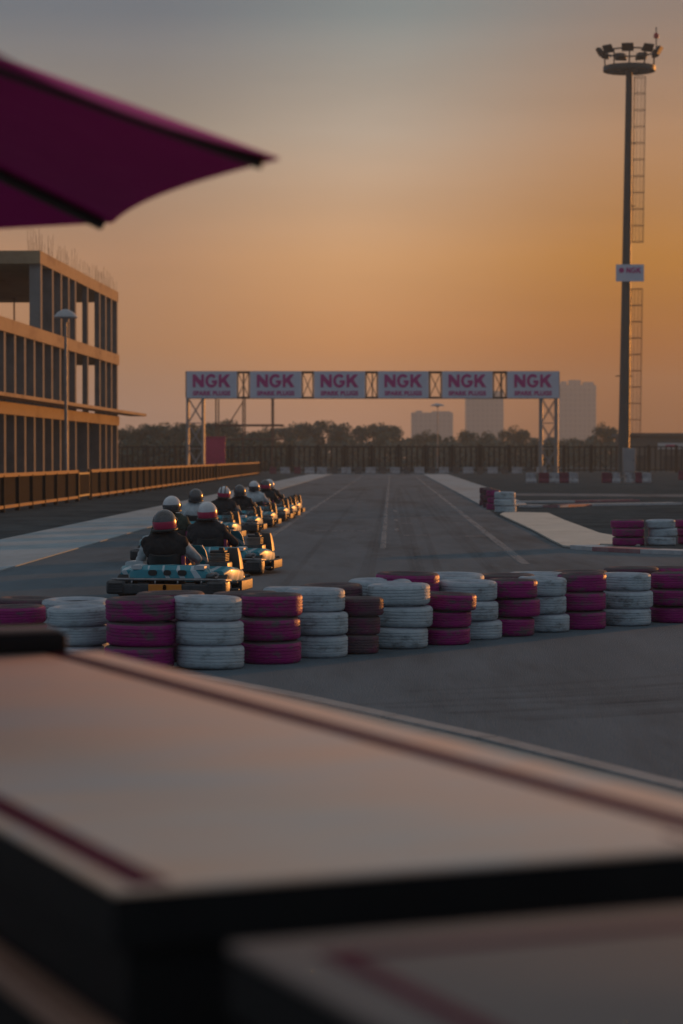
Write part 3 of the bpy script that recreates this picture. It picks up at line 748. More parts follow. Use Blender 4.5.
sbx = thing('storage_box', 'flat black box with pale lid lying across the far end of the long table', 'box', tc + ux * (c0[0] - 1.0) + uy * (c0[1] - .02) - Vector((0, 0, 0)), math.atan2(ux.y, ux.x))
sbx.location.z = TH + .001
bm = BM(); box(bm, (.5, .09, .026), (1.0, .18, .052), bev=.01); obj('body', bm, 'table_edge', sbx, smooth='auto')
bm = BM(); box(bm, (.5, .09, .0565), (.97, .16, .009), bev=.003); obj('lid', bm, 'table_dark', sbx, smooth='auto')

# ------------------------------------------------------------------ parasol
EH = 2.3
Tp = P(275, 158, 1); 
def at_height(px, py, z): return G(px, py, z)
t0 = at_height(280, 158, EH); s0 = at_height(113, 221.5, EH)
mid = (t0 + s0) / 2; dd = (s0 - t0); sl_ = dd.length; dd.normalize(); pn = Vector((-dd.y, dd.x, 0))
ctr = mid + pn * sl_ * .5 / math.tan(math.pi / 10); RR = sl_ * .5 / math.sin(math.pi / 10); APEX = 3.24
um = thing('parasol', 'magenta canvas parasol hanging over the tables', 'parasol', (ctr.x, ctr.y, .1))
corners = []
a0 = math.atan2(t0.y - ctr.y, t0.x - ctr.x)
for k in range(10): corners.append(Vector((RR * math.cos(a0 + k * math.pi / 5), RR * math.sin(a0 + k * math.pi / 5), EH - .1)))
apex = Vector((0, 0, APEX - .1))
bm = BM(); NR, NA = 10, 12
def canv(u, k, v, off=0):
    a, b = corners[k], corners[(k + 1) % 10]
    e = a.lerp(b, v); s_ = 4 * v * (1 - v)
    e = e.lerp(Vector((0, 0, e.z)), .026 * s_); 
    p = apex.lerp(e, u); p.z += .01 * s_ * u * (1 - u)
    p.z += off
    return p
for off in (0, -.004):
    for k in range(10):
        gr = [[bm.verts.new(canv(max(.02, i / NR), k, j / NA, off)) for j in range(NA + 1)] for i in range(NR + 1)]
        for i in range(NR):
            for j in range(NA): bm.faces.new((gr[i][j], gr[i][j + 1], gr[i + 1][j + 1], gr[i + 1][j]))
bmesh.ops.remove_doubles(bm, verts=bm.verts, dist=.0005)
obj('canopy', bm, 'canopy', um, smooth='auto')
for k in range(10):
    bm = BM(); c = corners[k]
    tube(bm, [apex.lerp(c, .03) - Vector((0, 0, .030)), apex.lerp(c, .985) - Vector((0, 0, .026))], .017, 8); obj('rib', bm, 'black', um)
    bm = BM(); tube(bm, [Vector((0, 0, 2.25)), apex.lerp(c, .5) - Vector((0, 0, .04))], .009, 8); obj('strut', bm, 'black', um)
bm = BM(); tube(bm, [(0, 0, .05), (0, 0, APEX - .1)], .024, 14); obj('pole', bm, 'black', um, smooth='auto')
bm = BM(); lathe(bm, [(.001, .115), (.05, .11), (.28, .05), (.3, .0), (.001, 0)], 24); obj('base', bm, 'black', um, smooth='auto')
bm = BM(); lathe(bm, [(.001, APEX - .02), (.03, APEX - .03), (.045, APEX - .07), (.05, APEX - .10), (.001, APEX - .10)], 16); obj('finial', bm, 'black', um, smooth='auto')

# ------------------------------------------------------------------ side fence with orange rails
def fence_x(Y): return -9.75 + (Y - 69) * .01424
def side_fence(label, y0, y1):
    r = thing('timber_fence', label, 'fence', (fence_x(y0), y0, 0), group='low timber fences along the track')
    rel = lambda Y: Vector((fence_x(Y) - fence_x(y0), Y - y0, 0))
    ang = -math.atan(.01424); n = max(1, round((y1 - y0) / 3)); Lh = (y1 - y0)
    mid_ = rel((y0 + y1) / 2)
    for z, h in ((1.075, .11), (.16, .09)):
        bm = BM(); box(bm, (mid_.x, mid_.y, z), (.10, Lh, h), ang); obj('rail', bm, 'rail', r)
    bm = BM(); m = int(Lh / .3)
    for k in range(m):
        p = rel(y0 + Lh * (k + .5) / m); box(bm, (p.x - .04, p.y, .62), (.025, .24, .80), ang)
    obj('boards', bm, 'panel', r)
    for k in range(n + 1):
        p = rel(y0 + Lh * k / n); bm = BM(); box(bm, (p.x + .002, p.y, .53), (.125, .12, 1.06), ang); obj('post', bm, 'panel', r)
    return r
side_fence('near run of low timber fence with lit orange rails, before the gate', 55, 86.8)
side_fence('long far run of low timber fence with lit orange rails, beyond the gate', 90.8, 222)
gt = thing('gate', 'dark gate closing the gap in the low timber fence', 'gate', (fence_x(88.8), 88.8, 0))
bm = BM()
for z in (.2, 1.0): box(bm, (0, 0, z), (.06, 3.7, .07))
for y in (-1.8, 1.8): box(bm, (0, y, .6), (.07, .07, 1.1))
obj('gate_frame', bm, 'darksteel', gt)
bm = BM()
for k in range(12): box(bm, (0, -1.65 + .3 * k, .6), (.03, .2, .76))
obj('boards', bm, 'panel', gt)

# ------------------------------------------------------------------ building shell
FX = -14.25
bl = thing('concrete_building', 'unfinished three storey concrete building with orange lit floor slabs', 'building', (FX - .25, 117, 0), R(-2.05))
def bx(name, x0, x1, y0, y1, z0, z1, m, parent=bl, mi=None):
    bm = BM(); box(bm, ((x0 + x1) / 2 - FX, (y0 + y1) / 2 - 117, (z0 + z1) / 2), (x1 - x0, y1 - y0, z1 - z0)); return obj(name, bm, m, parent)
Z1, Z2, Z3 = 3.55, 7.15, 10.95
YE = 146.5
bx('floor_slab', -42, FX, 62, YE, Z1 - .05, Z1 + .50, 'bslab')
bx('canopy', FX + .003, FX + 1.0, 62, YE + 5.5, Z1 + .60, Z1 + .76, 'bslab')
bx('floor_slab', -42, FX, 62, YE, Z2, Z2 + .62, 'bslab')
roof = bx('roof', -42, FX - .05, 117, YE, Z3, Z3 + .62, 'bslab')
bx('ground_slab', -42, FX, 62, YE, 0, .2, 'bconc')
# columns
def column(y, z0, z1, w=.55, d=.55): bx('column', FX - d - .06, FX - .06, y - w / 2, y + w / 2, z0 + .003, z1 - .003, 'bconc')
ycol = [64 + 2.7 * k for k in range(25)] + [133.4, 138.3, 140.9, 143.4, YE - .5]
for y in ycol: column(y, .2, Z1 - .05, .5, .55)
for y in ycol:
    column(y, Z1 + .5, Z2, .5, .28 if 130 < y < 139 else .5)
bx('corner_pier', FX - .62, FX - .08, 117.25, 117.8, Z2 + .623, Z3 - .003, 'bconc')
tops = [121.0, 123.8, 126.4, 128.8, 133.4, 138.3, 140.9, 143.4, YE - .5]
for y in tops: column(y, Z2 + .62, Z3, .5, .28 if 130 < y < 139 else .5)
# recessed infill walls with open bays
def infill(y0, y1, z0, z1): bx('infill_wall', FX - .70, FX - .58, y0, y1, z0 + .003, z1 - .003, 'binfill')
for a, b in zip(ycol, ycol[1:]):
    infill(a + .26, b - .26, .2, Z1 - .05)
    if not (128 < a < 143): infill(a + .26, b - .26, Z1 + .5, Z2)
for a, b in zip(tops, tops[1:]):
    if not (128 <= a < 143): infill(a + .26, b - .26, Z2 + .62, Z3)
infill(117.82, 120.74, Z2 + .62, Z3)
# inner rows of columns, back columns, rear wall of the lower floors
for y in [118 + 5.6 * k for k in range(6)]:
    for x in (-22, -30, -38): bx('column', x - .25, x + .25, y - .25, y + .25, Z2 + .623, Z3 - .003, 'bconc')
bx('rear_wall', -41.9, -41.6, 62, YE, .2, Z1 - .053, 'binfill'); bx('rear_wall', -41.9, -41.6, 62, YE, Z1 + .503, Z2 - .003, 'binfill')
bx('cross_wall', -41.5, FX - 4.6, YE - .4, YE - .15, .203, Z1 - .053, 'binfill'); bx('cross_wall', -41.5, FX - 4.6, YE - .4, YE - .15, Z1 + .503, Z2 - .003, 'binfill')
bx('cross_wall', -41.5, FX - .7, 62.2, 62.5, Z1 + .503, Z2 - .003, 'binfill')
rr_ = random.Random(5)
for k in range(12):
    x, y = FX - 1.2 - rr_.uniform(0, 16), 118.5 + rr_.uniform(0, 26); bm = BM()
    tube(bm, [(x - FX, y - 117, Z2 + .62), (x - FX, y - 117, Z3)], .045, 8); box(bm, (x - FX, y - 117, Z3 - .03), (.3, .3, .04)); obj('prop', bm, 'rebar', bl)
bm = BM()
for y in ([117.4, 117.7] + tops):
    for q in range(6):
        x = FX - .25 - (q % 2) * .4 - .02; yy = y + (q // 2) * .7 - .2; hh = rr_.uniform(.5, 1.25)
        tube(bm, [(x - FX, yy - 117, Z3 + .6), (x - FX + rr_.uniform(-.05, .05), yy - 117 + rr_.uniform(-.1, .1), Z3 + .62 + hh)], .008, 5)
for x in (-20, -26, -32, -38):
    for q in range(5):
        y = 118 + q * 6.5
        for w in (-.2, .2): tube(bm, [(x + w - FX, y - 117, Z3 + .6), (x + w - FX, y - 117, Z3 + .62 + rr_.uniform(.5, 1.0))], .012, 5)
rb = obj('rebar', bm, 'rebar', bl); rb['kind'] = 'stuff'

# ------------------------------------------------------------------ street lamps
def lamp(label, px, ytop, Y, hw, zbase=0):
    x = X_at(px, Y); zt = Z_at(ytop, Y)
    r = thing('street_lamp', label, 'street lamp', (x, Y, zbase), group='dome street lamps')
    bm = BM(); lathe(bm, [(.14, 0), (.14, .5), (.075, .55), (.055, zt - .25), (.001, zt - .25)], 14); obj('post', bm, 'galv', r, smooth='auto')
    bm = BM(); lathe(bm, [(.001, zt + .02), (hw * .25, zt), (hw * .7, zt - .12), (hw, zt - .30), (hw * .96, zt - .34), (hw * .3, zt - .36), (.08, zt - .5), (.001, zt - .5)], 24); obj('lamp_head', bm, 'lampglass', r, smooth='auto')
    return r
lamp('dome-headed street lamp in front of the concrete building', 66, 309.5, 96, .48)
lamp('dark distant street lamp between two towers under the banner gantry', 437.5, 403.5, 330, 1.0)

# ------------------------------------------------------------------ gantry
GY = 227.0
gx0, gx1 = X_at(186, GY), X_at(559, GY)
zt, zb = Z_at(372, GY), Z_at(397.5, GY)
gn = thing('banner_gantry', 'long lattice gantry across the track carrying six banners', 'gantry', ((gx0 + gx1) / 2, GY, 0))
cx = (gx0 + gx1) / 2
DY = 1.5
bm = BM()
for z in (zt, zb):
    for y in (0, DY): tube(bm, [(gx0 - cx, y, z), (gx1 - cx, y, z)], .085, 8)
nb = 26
for k in range(nb + 1):
    x = gx0 - cx + (gx1 - gx0) * k / nb
    tube(bm, [(x, 0, zt), (x, DY, zt)], .04, 6); tube(bm, [(x, 0, zb), (x, DY, zb)], .04, 6)
    for y in (0, DY): tube(bm, [(x, y, zb), (x, y, zt)], .05, 6)
obj('truss_beam', bm, 'darksteel', gn)
bpx = [(186.5, 237), (250, 301.5), (314, 365), (378, 428.5), (442, 492.5), (507, 559)]
for (a, b), (c, d) in zip(bpx, bpx[1:]):
    bm = BM()
    x0, x1 = X_at(b, GY) - cx + .08, X_at(c, GY) - cx - .08
    tube(bm, [(x0, 0, zb), (x1, 0, zt)], .045, 6); tube(bm, [(x0, 0, zt), (x1, 0, zb)], .045, 6)
    for x in (x0, x1): tube(bm, [(x, 0, zb), (x, 0, zt)], .07, 6)
    obj('bracing', bm, 'darksteel', gn)
def ngk_mesh(thick=.03):
    bm = BM()
    def pl(pts): slab(bm, pts, -thick / 2, thick / 2)
    t = .30
    t = .27
    pl([(0, 0), (t, 0), (t, .50), (.78, 0), (1.08, 0), (1.08, 1), (1.08 - t, 1), (1.08 - t, .50), (t, 1), (0, 1)])
    ox, cx_, cy_, ro, ri = 1.2, .58, .5, .53, .335
    ang = list(range(42, 343, 10)); ri = .31
    for q in range(len(ang) - 1):
        o0, o1 = [(ox + cx_ + ro * 1.1 * math.cos(R(x)), cy_ + ro * math.sin(R(x))) for x in (ang[q], ang[q + 1])]
        i0, i1 = [(ox + cx_ + ri * math.cos(R(x)), cy_ + ri * math.sin(R(x))) for x in (ang[q], ang[q + 1])]
        pl([o0, o1, i1, i0])
    slab(bm, [(ox + .62, .34), (ox + 1.14, .34), (ox + 1.14, .54), (ox + .62, .54)], -thick / 2 - .004, thick / 2 + .004)
    kx = 2.48
    pl([(kx, 0), (kx + t, 0), (kx + t, 1), (kx, 1)])
    slab(bm, [(kx + t - .02, .30), (kx + t + .28, .46), (kx + 1.10, 1), (kx + .70, 1), (kx + t - .02, .64)][::1], -thick / 2 - .004, thick / 2 + .004)
    slab(bm, [(kx + .34, .50), (kx + .74, 0), (kx + 1.14, 0), (kx + .60, .68)], -thick / 2 - .008, thick / 2 + .008)
    bmesh.ops.triangulate(bm, faces=bm.faces)
    return mesh_of('lettering', bm, 'letter')
big = ngk_mesh(); small = text_mesh('SPARK PLUGS', .62, 'letter', .015, .03, 1.13, 1.06)
def fit(me, w, h):
    xs_ = [v.co.x for v in me.vertices]; ys_ = [v.co.y for v in me.vertices]
    sx, sy = w / (max(xs_) - min(xs_)), h / (max(ys_) - min(ys_)); mx, my = (max(xs_) + min(xs_)) / 2, (max(ys_) + min(ys_)) / 2
    for v in me.vertices: v.co.x = (v.co.x - mx) * sx; v.co.y = (v.co.y - my) * sy
fit(big, 3.55, 1.28); fit(small, 3.5, .44)
BMESH = None
for a, b in bpx:
    xa, xb = X_at(a, GY - .2) - cx, X_at(b, GY - .2) - cx
    bm = BM(); box(bm, (0, 0, 0), (xb - xa, .05, zt - zb + .12))
    bo_ = obj('banner', bm, 'banner', gn, loc=((xa + xb) / 2, -.16, (zt + zb) / 2))
    link('lettering', big, bo_, (0, -.04, .36), (R(90), 0, 0)); link('lettering', small, bo_, (0, -.04, -.80), (R(90), 0, 0))
for pa, pb in ((187.5, 203), (541.5, 557)):
    xa, xb = X_at(pa, GY) - cx, X_at(pb, GY) - cx
    bm = BM()
    for y in (0, DY):
        for x in (xa, xb): tube(bm, [(x, y, 0), (x, y, zb)], .13, 8)
        n = 3
        for k in range(n):
            z0, z1 = zb * k / n, zb * (k + 1) / n
            tube(bm, [(xa, y, z0), (xb, y, z1)], .04, 6); tube(bm, [(xb, y, z0), (xa, y, z1)], .04, 6); tube(bm, [(xa, y, z1), (xb, y, z1)], .04, 6)
    for x in (xa, xb):
        for k in range(3): tube(bm, [(x, 0, zb * k / 3), (x, DY, zb * (k + 1) / 3)], .035, 6)
    obj('lattice_leg', bm, 'galv', gn)

# ------------------------------------------------------------------ floodlight mast
MY = 205.0
mb = P(623.5, 476, MY); mt = P(629.3, 66, MY)
ms = thing('floodlight_mast', 'tall floodlight mast with a ring of lamps and a caged ladder', 'floodlight mast', (mb.x, MY, 0))
top = Vector((mt.x - mb.x, 0, mt.z))
lean = lambda z: Vector((top.x * z / top.z, 0, z))
bm = BM(); tube(bm, [lean(0), lean(.4), lean(top.z * .5), lean(top.z)], [.55, .50, .38, .27], 16); box(bm, (0, 0, .15), (1.6, 1.6, .3)); obj('pole', bm, 'mastgrey', ms, smooth='auto')
px_m = F / MY
ring_r = 26 / px_m
bm = BM(); zc = Z_at(69, MY)
def rp(a, r, z): return top * 1 + Vector((r * math.cos(a), r * math.sin(a), z - top.z))
lathe(bm, [(ring_r * .80, -.20), (ring_r, -.20), (ring_r, .20), (ring_r * .94, .22), (ring_r * .80, .20)], 36, c=(top.x, 0, zc), closed=True)
for k in range(6):
    a = k * math.pi / 3; tube(bm, [(top.x, 0, zc), (top.x + ring_r * .9 * math.cos(a), ring_r * .9 * math.sin(a), zc)], .10, 6)
obj('ring_platform', bm, 'mastgrey', ms, smooth='auto')
bm = BM(); zr = Z_at(52, MY)
tube(bm, [(top.x + ring_r * 1.0 * math.cos(2 * math.pi * k / 30), ring_r * math.sin(2 * math.pi * k / 30), zr) for k in range(30)], .07, 6, closed=True)
for k in range(10):
    a = 2 * math.pi * k / 10 + .2; tube(bm, [(top.x + ring_r * .97 * math.cos(a), ring_r * .97 * math.sin(a), zc), (top.x + ring_r * math.cos(a), ring_r * math.sin(a), zr)], .06, 6)
obj('guard_rail', bm, 'darksteel', ms)
for k in range(9):
    a = 2 * math.pi * k / 9 + .35
    bm = BM(); loft(bm, [[(.2 + 0, u, v) for u, v in rrect(.6, .45, .05)], [(.55, u, v) for u, v in rrect(1.35, .85, .08)], [(.70, u, v) for u, v in rrect(1.35, .85, .08)]])
    tube(bm, [(.3, -.5, -.3), (.05, -.3, -.55)], .05, 6)
    fl = obj('floodlight', bm, 'darksteel', ms, loc=(top.x + ring_r * .98 * math.cos(a), ring_r * .98 * math.sin(a), zr + .25), rot=(0, R(30), a))
    fl.scale = (.8, .74, .82)
bm = BM(); ax_ = X_at(655, MY) - mb.x; tube(bm, [(ax_, 0, zr - .1), (ax_, 0, Z_at(27, MY))], .05, 6); an = obj('antenna', bm, 'darksteel', ms)
bm = BM(); lathe(bm, [(.001, -.2), (.2, -.18), (.22, .1), (.12, .25), (.001, .28)], 12, c=(ax_, 0, Z_at(36, MY))); obj('marker_lamp', bm, 'redlamp', an, smooth='auto')
def ladder(ya, yb):
    bm = BM(); za, zb_ = Z_at(yb, MY), Z_at(ya, MY)
    off = lambda z: lean(z).x + .46
    for y in (-.25, .25): tube(bm, [(off(za), y, za), (off(zb_), y, zb_)], .026, 5)
    n = int((zb_ - za) / .35)
    for k in range(n):
        z = za + (zb_ - za) * k / n; tube(bm, [(off(z), -.25, z), (off(z), .25, z)], .02, 4)
    la = obj('ladder', bm, 'darksteel', ms)
    bm = BM(); n = max(2, round((zb_ - za) / 1.36)); cr = .52
    for k in range(n + 1):
        z = za + (zb_ - za) * k / n
        tube(bm, [(off(z) + .46 + cr * math.cos(2 * math.pi * q / 16) * .95, cr * math.sin(2 * math.pi * q / 16), z) for q in range(16)], .024, 5, closed=True)
    for q in range(7):
        a = -2.0 + 4.0 * q / 6; tube(bm, [(off(za) + .46 + cr * .95 * math.cos(a), cr * math.sin(a), za), (off(zb_) + .46 + cr * .95 * math.cos(a), cr * math.sin(a), zb_)], .015, 4)
    obj('safety_cage', bm, 'rebar', la)
ladder(77, 242); ladder(289, 436)
bm = BM()
for yy in (143, 206, 376): z = Z_at(yy, MY); tube(bm, [lean(z), lean(z) + Vector((.62, 0, 0))], .05, 6)
z = Z_at(376, MY); tube(bm, [lean(z) + Vector((-.8, 0, 0)), lean(z)], .05, 6)
obj('stand_off', bm, 'darksteel', ms)
sx0, sx1, sz0, sz1 = X_at(616, MY - 1) - mb.x, X_at(644, MY - 1) - mb.x, Z_at(282, MY), Z_at(265, MY)
bm = BM(); box(bm, (0, 0, 0), (sx1 - sx0, .12, sz1 - sz0)); sg = obj('sign', bm, 'banner', ms, loc=((sx0 + sx1) / 2, -.62, (sz0 + sz1) / 2))
t2 = ngk_mesh(); fit(t2, 1.25, .48); link('lettering', t2, sg, (.30, -.08, .22), (R(90), 0, 0))
bm = BM(); lathe(bm, [(.001, -.02), (.22, -.02), (.22, .02), (.001, .02)], 16, axis='Y'); obj('emblem', bm, 'letter', sg, loc=(-.72, -.07, .22))
cb = thing('electric_cabinet', 'grey electric cabinet at the foot of the floodlight mast', 'cabinet', (X_at(629, 196), 196, 0))
zc0, zc1 = .35, Z_at(448, 196)
bm = BM(); box(bm, (0, 0, (zc0 + zc1) / 2), (.98, .7, zc1 - zc0), bev=.03); cbb = obj('body', bm, 'cabinet', cb, smooth='auto')
bm = BM(); box(bm, (0, -.362, (zc0 + zc1) / 2), (.84, .02, zc1 - zc0 - .2)); dr = obj('door', bm, 'cabinet', cb)
bm = BM(); box(bm, (.32, -.385, 1.3), (.04, .025, .2)); obj('handle', bm, 'darksteel', dr)
bm = BM(); box(bm, (0, 0, .18), (1.05, .8, .36)); obj('plinth', bm, 'bconc', cb)

# ------------------------------------------------------------------ end fence
FY = 252.0
def end_fence(label, xa, xb, Y=FY):
    r = thing('metal_fence', label, 'fence', (xa, Y, 0), group='dark metal fence runs at the track end')
    L = xb - xa; H = 2.75
    bm = BM()
    for z in (.25, H - .1): box(bm, (L / 2, 0, z), (L, .06, .13))
    obj('rail', bm, 'fence_dark', r)
    bm = BM(); n = int(L / .55)
    for k in range(n): box(bm, (L * (k + .5) / n, .04, H / 2), (.15, .02, H - .16))
    obj('bars', bm, 'fence_dark', r)
    n = max(1, round(L / 2.95))
    for k in range(n + 1): bm = BM(); box(bm, (L * k / n, -.035, (H + .1) / 2), (.30, .14, H + .1)); obj('post', bm, 'fence_dark', r)
xq = [X_at(p, FY) for p in (60, 290, 480, 620, 760)]
for i, w in enumerate(('behind the timber fence and magenta cabin', 'straight ahead down the track', 'under the gantry and its far leg', 'beyond the floodlight mast')):
    end_fence('dark metal bar fence run ' + w, xq[i] + .1, xq[i + 1] - .1)

# barrier blocks along the end
def barrier_mesh(m):
    bm = BM(); prof = [(-.30, 0), (.30, 0), (.30, .16), (.17, .34), (.12, .80), (-.12, .80), (-.17, .34), (-.30, .16)]
    loft(bm, [[(x, y, z) for y, z in prof] for x in (-.5, .5)])
    bmesh.ops.bevel(bm, geom=[e for e in bm.edges], offset=.02, segments=1, affect='EDGES')
    return mesh_of('plastic_barrier', bm, m)
M['bar_white'] = mat('barrier_white', rgb(.42, .43, .46), rgb(.30, .31, .33), .7, 5, rand=True, c3=rgb(.12, .11, .11), scale3=3, lo3=.5, hi3=.7)
M['bar_red'] = mat('barrier_red', rgb(.16, .012, .05), rgb(.10, .015, .04), .7, 5, rand=True)
BW, BR, BK = barrier_mesh('bar_white'), barrier_mesh('bar_red'), barrier_mesh('rubber_dusty')
nbk = 0
def barrier(px, Y, me, word, where, s=1.0):
    o = link('plastic_barrier', me, None, (X_at(px, Y), Y, 0)); o.scale = (s, 1, .8)
    tag(o, f'{word} block {where}', 'barrier', 'barrier blocks along the track end'); return o
for k in range(24):
    px = 273 + 12.2 * k
    if k < 4: me, w = ((BR, 'dark red'), (BW, 'white'))[k % 2]
    else: me, w = ((BW, 'white'), (BK, 'black'))[k % 2]
    barrier(px, 232, me, w, f'of the far barrier row, {ORD[k]} from the karts', (.62, .95)[me is BW])
for k, (px, yb, q) in enumerate([(531, 483, 0), (544, 483, 1), (554, 483, 0), (564, 483, 1), (573, 483, 0), (607, 483, 1), (615, 483, 0), (630, 483, 0), (637, 483, 1), (646, 483, 0), (683, 480, 1)]):
    Y = G(px, yb).y
    barrier(px, Y, (BW, BR)[q], ('white', 'dark red')[q], f'on gravel by the gantry leg and mast, {ORD[k]} from the track', .62)

# ------------------------------------------------------------------ small structures beyond the fence
kx = X_at(214.5, 236)
kk = thing('portable_cabin', 'magenta cabin behind the timber fence beside the gantry leg', 'cabin', (kx, 236, 0), R(6))
zt_ = Z_at(437, 236)
bm = BM(); box(bm, (0, 0, zt_ / 2 - .05), (2.05, 1.5, zt_ - .1), bev=.05); obj('body', bm, 'kiosk', kk, smooth='auto')
bm = BM(); box(bm, (0, 0, zt_ - .03), (2.2, 1.65, .12), bev=.03); obj('roof', bm, 'kiosk', kk)
bm = BM(); box(bm, (-.2, -.76, 1.05), (.95, .03, 2.0)); dd_ = obj('door', bm, 'kiosk', kk)
bm = BM(); box(bm, (.18, -.79, 1.05), (.05, .03, .2)); obj('handle', bm, 'darksteel', dd_)
SY = 275
sf = thing('steel_frame', 'thin unfinished steel frame behind the cabin and gantry', 'frame', (X_at(245, SY), SY, 0)); ox = X_at(245, SY)
for px in (216, 243, 272):
    for y in (0, 6): bm = BM(); tube(bm, [(X_at(px, SY) - ox, y, 0), (X_at(px, SY) - ox, y, Z_at(396 if px != 216 else 398, SY))], .09, 6); obj('post', bm, 'rebar', sf)
bm = BM()
for yy in (425, 439):
    z = Z_at(yy, SY); tube(bm, [(X_at(212, SY) - ox, 0, z), (X_at(283, SY) - ox, 0, z)], .10, 6); tube(bm, [(X_at(212, SY) - ox, 6, z), (X_at(283, SY) - ox, 6, z)], .1, 6)
    for px in (216, 243, 272): tube(bm, [(X_at(px, SY) - ox, 0, z), (X_at(px, SY) - ox, 6, z)], .08, 6)
tube(bm, [(X_at(243, SY) - ox, 0, Z_at(402, SY)), (X_at(228, SY) - ox, 0, Z_at(425, SY))], .07, 6)
obj('cross_beam', bm, 'rebar', sf)
# shed on the right
WY = 300
x0, x1 = X_at(628, WY), X_at(790, WY); zt_ = Z_at(433, WY)
sh = thing('warehouse', 'long low dark shed beyond the fence behind the mast', 'shed', ((x0 + x1) / 2, WY, 0))
bm = BM(); box(bm, (0, 7, zt_ / 2 - .2), (x1 - x0, 14, zt_ - .4)); obj('wall', bm, 'shed', sh)
bm = BM(); box(bm, (0, 7, zt_ - .2), (x1 - x0 + .8, 14.8, .4)); obj('roof', bm, 'shed', sh)
bm = BM(); box(bm, (X_at(671, WY) - (x0 + x1) / 2, -.08, Z_at(446, WY)), (3.3, .12, .75)); sg2 = obj('sign', bm, 'white_sign', sh)
bm = BM(); loft(bm, [[(X_at(671, WY) - (x0 + x1) / 2 + u, y, Z_at(446, WY) + v) for u, v in rrect(1.5, .3, .14)] for y in (-.18, -.15)]); obj('sign_mark', bm, 'kiosk', sg2)
for k in range(5):
    bm = BM(); box(bm, (-9 + 4.5 * k, -.05, .9), (2.4, .1, 1.8)); obj('door', bm, 'darksteel', sh)

# distant towers
def tower(label, pxa, pxb, ytop, Y, extra, seed):
    xa, xb = X_at(pxa, Y), X_at(pxb, Y); z = Z_at(ytop, Y); W = xb - xa
    r = thing('tower_block', label, 'tower', ((xa + xb) / 2, Y, 0), group='hazy towers on the skyline')
    bm = BM(); box(bm, (0, W * .4, z / 2), (W, W * .8, z)); obj('wall', bm, 'tower', r)
    for (u0, u1, h) in extra:
        bm = BM(); box(bm, (W * (u0 + u1) / 2 - W / 2, W * .4, z + h / 2), (W * (u1 - u0), W * .5, h)); obj('roof_block', bm, 'tower', r)
tower('pale low tower block on the skyline beside the distant lamp', 412, 453, 412.5, 1500, [(.1, .25, 1.2), (.5, .95, .9)], 1)
tower('middle pale tower block below the fifth banner', 466.5, 503.5, 391, 1500, [(.2, .7, 2)], 2)
tower('tallest mauve tower block with a ragged top beside the last banner', 559, 596, 385, 1500, [(.08, .22, 2.4), (.3, .6, 3.2), (.68, .95, 2)], 3)

# ------------------------------------------------------------------ trees
def tree_meshes(seed, leafm, wide=1.0):
    r = random.Random(seed); bm = BM(); H = 6.0
    limbs = []
    base = Vector((0, 0, 0)); fork = Vector((r.uniform(-.2, .2), r.uniform(-.2, .2), 2.0))
    tube(bm, [base, fork * .5 + Vector((.05, 0, 0)), fork], [.24, .19, .15], 8)
    for k in range(7):
        a = 2 * math.pi * k / 7 + r.uniform(-.3, .3); l = r.uniform(1.2, 2.3) * wide
        e = fork + Vector((l * math.cos(a), l * math.sin(a), r.uniform(1.0, 3.0)))
        m_ = fork.lerp(e, .5) + Vector((0, 0, .3)); tube(bm, [fork - Vector((0, 0, .1)), m_, e], [.10, .07, .03], 6); limbs.append(e)
        for q in range(2):
            e2 = e + Vector((r.uniform(-.9, .9), r.uniform(-.9, .9), r.uniform(.2, .9))); tube(bm, [m_.lerp(e, .6), e2], [.045, .015], 5); limbs.append(e2)
    trunk = mesh_of('trunk', bm, 'bark', smooth=True)
    bm = BM()
    cl = [(p, r.uniform(.65, 1.15)) for p in limbs] + [(fork + Vector((r.uniform(-1.6, 1.6) * wide, r.uniform(-1.6, 1.6) * wide, r.uniform(.9, 3.4))), r.uniform(.6, 1.1)) for _ in range(12)]
    for c, rad in cl:
        for k in range(int(115 * rad)):
            v = Vector((r.gauss(0, 1), r.gauss(0, 1), r.gauss(0, 1))); v.normalize(); v *= rad * (r.random() ** .45); v.z *= .78
            p = c + v; s = r.uniform(.10, .22)
            n = Vector((r.gauss(0, 1), r.gauss(0, 1), r.gauss(0, 1))).normalized(); u = n.orthogonal().normalized() * s; w = n.cross(u).normalized() * s * .6
            bm.faces.new([bm.verts.new(p + q) for q in (u, w, -u, -w)])
    crown = mesh_of('crown', bm, leafm, recalc=False)
    return trunk, crown
TREES = [tree_meshes(1, 'leaf'), tree_meshes(2, 'leaf', 1.3), tree_meshes(3, 'leaf_b', 1.1), tree_meshes(4, 'leaf', .85), tree_meshes(5, 'leaf_b', 1.4)]
tr_r = random.Random(21)
def ground_z(x, y): return max(0, hz(x, y)) if (-160 < x < 0 and 285 < y < 375) else 0
spots = [(128, 428, 1.0), (141, 432, 1.0), (153, 425, 1.1), (166, 424, 1.1), (178, 423, 1.2), (190, 430, 1), (206, 428, 1), (219, 421, 1.2), (233, 434, 1), (247, 432, 1), (262, 430, 1),
         (278, 438, 1), (294, 426, 1.2), (309, 437, 1), (325, 421, 1.2), (341, 433, 1), (356, 437, 1), (376, 424, 1.3), (392, 428, 1.1), (408, 438, 1), (427, 433, 1.1), (444, 440, 1.1),
         (460, 441, 1), (474, 428, 1.2), (490, 441, 1), (514, 429, 1.1), (527, 440, 1.0), (548, 442, 1.0), (570, 436, 1.2), (588, 443, 1), (605.5, 426, .85)]
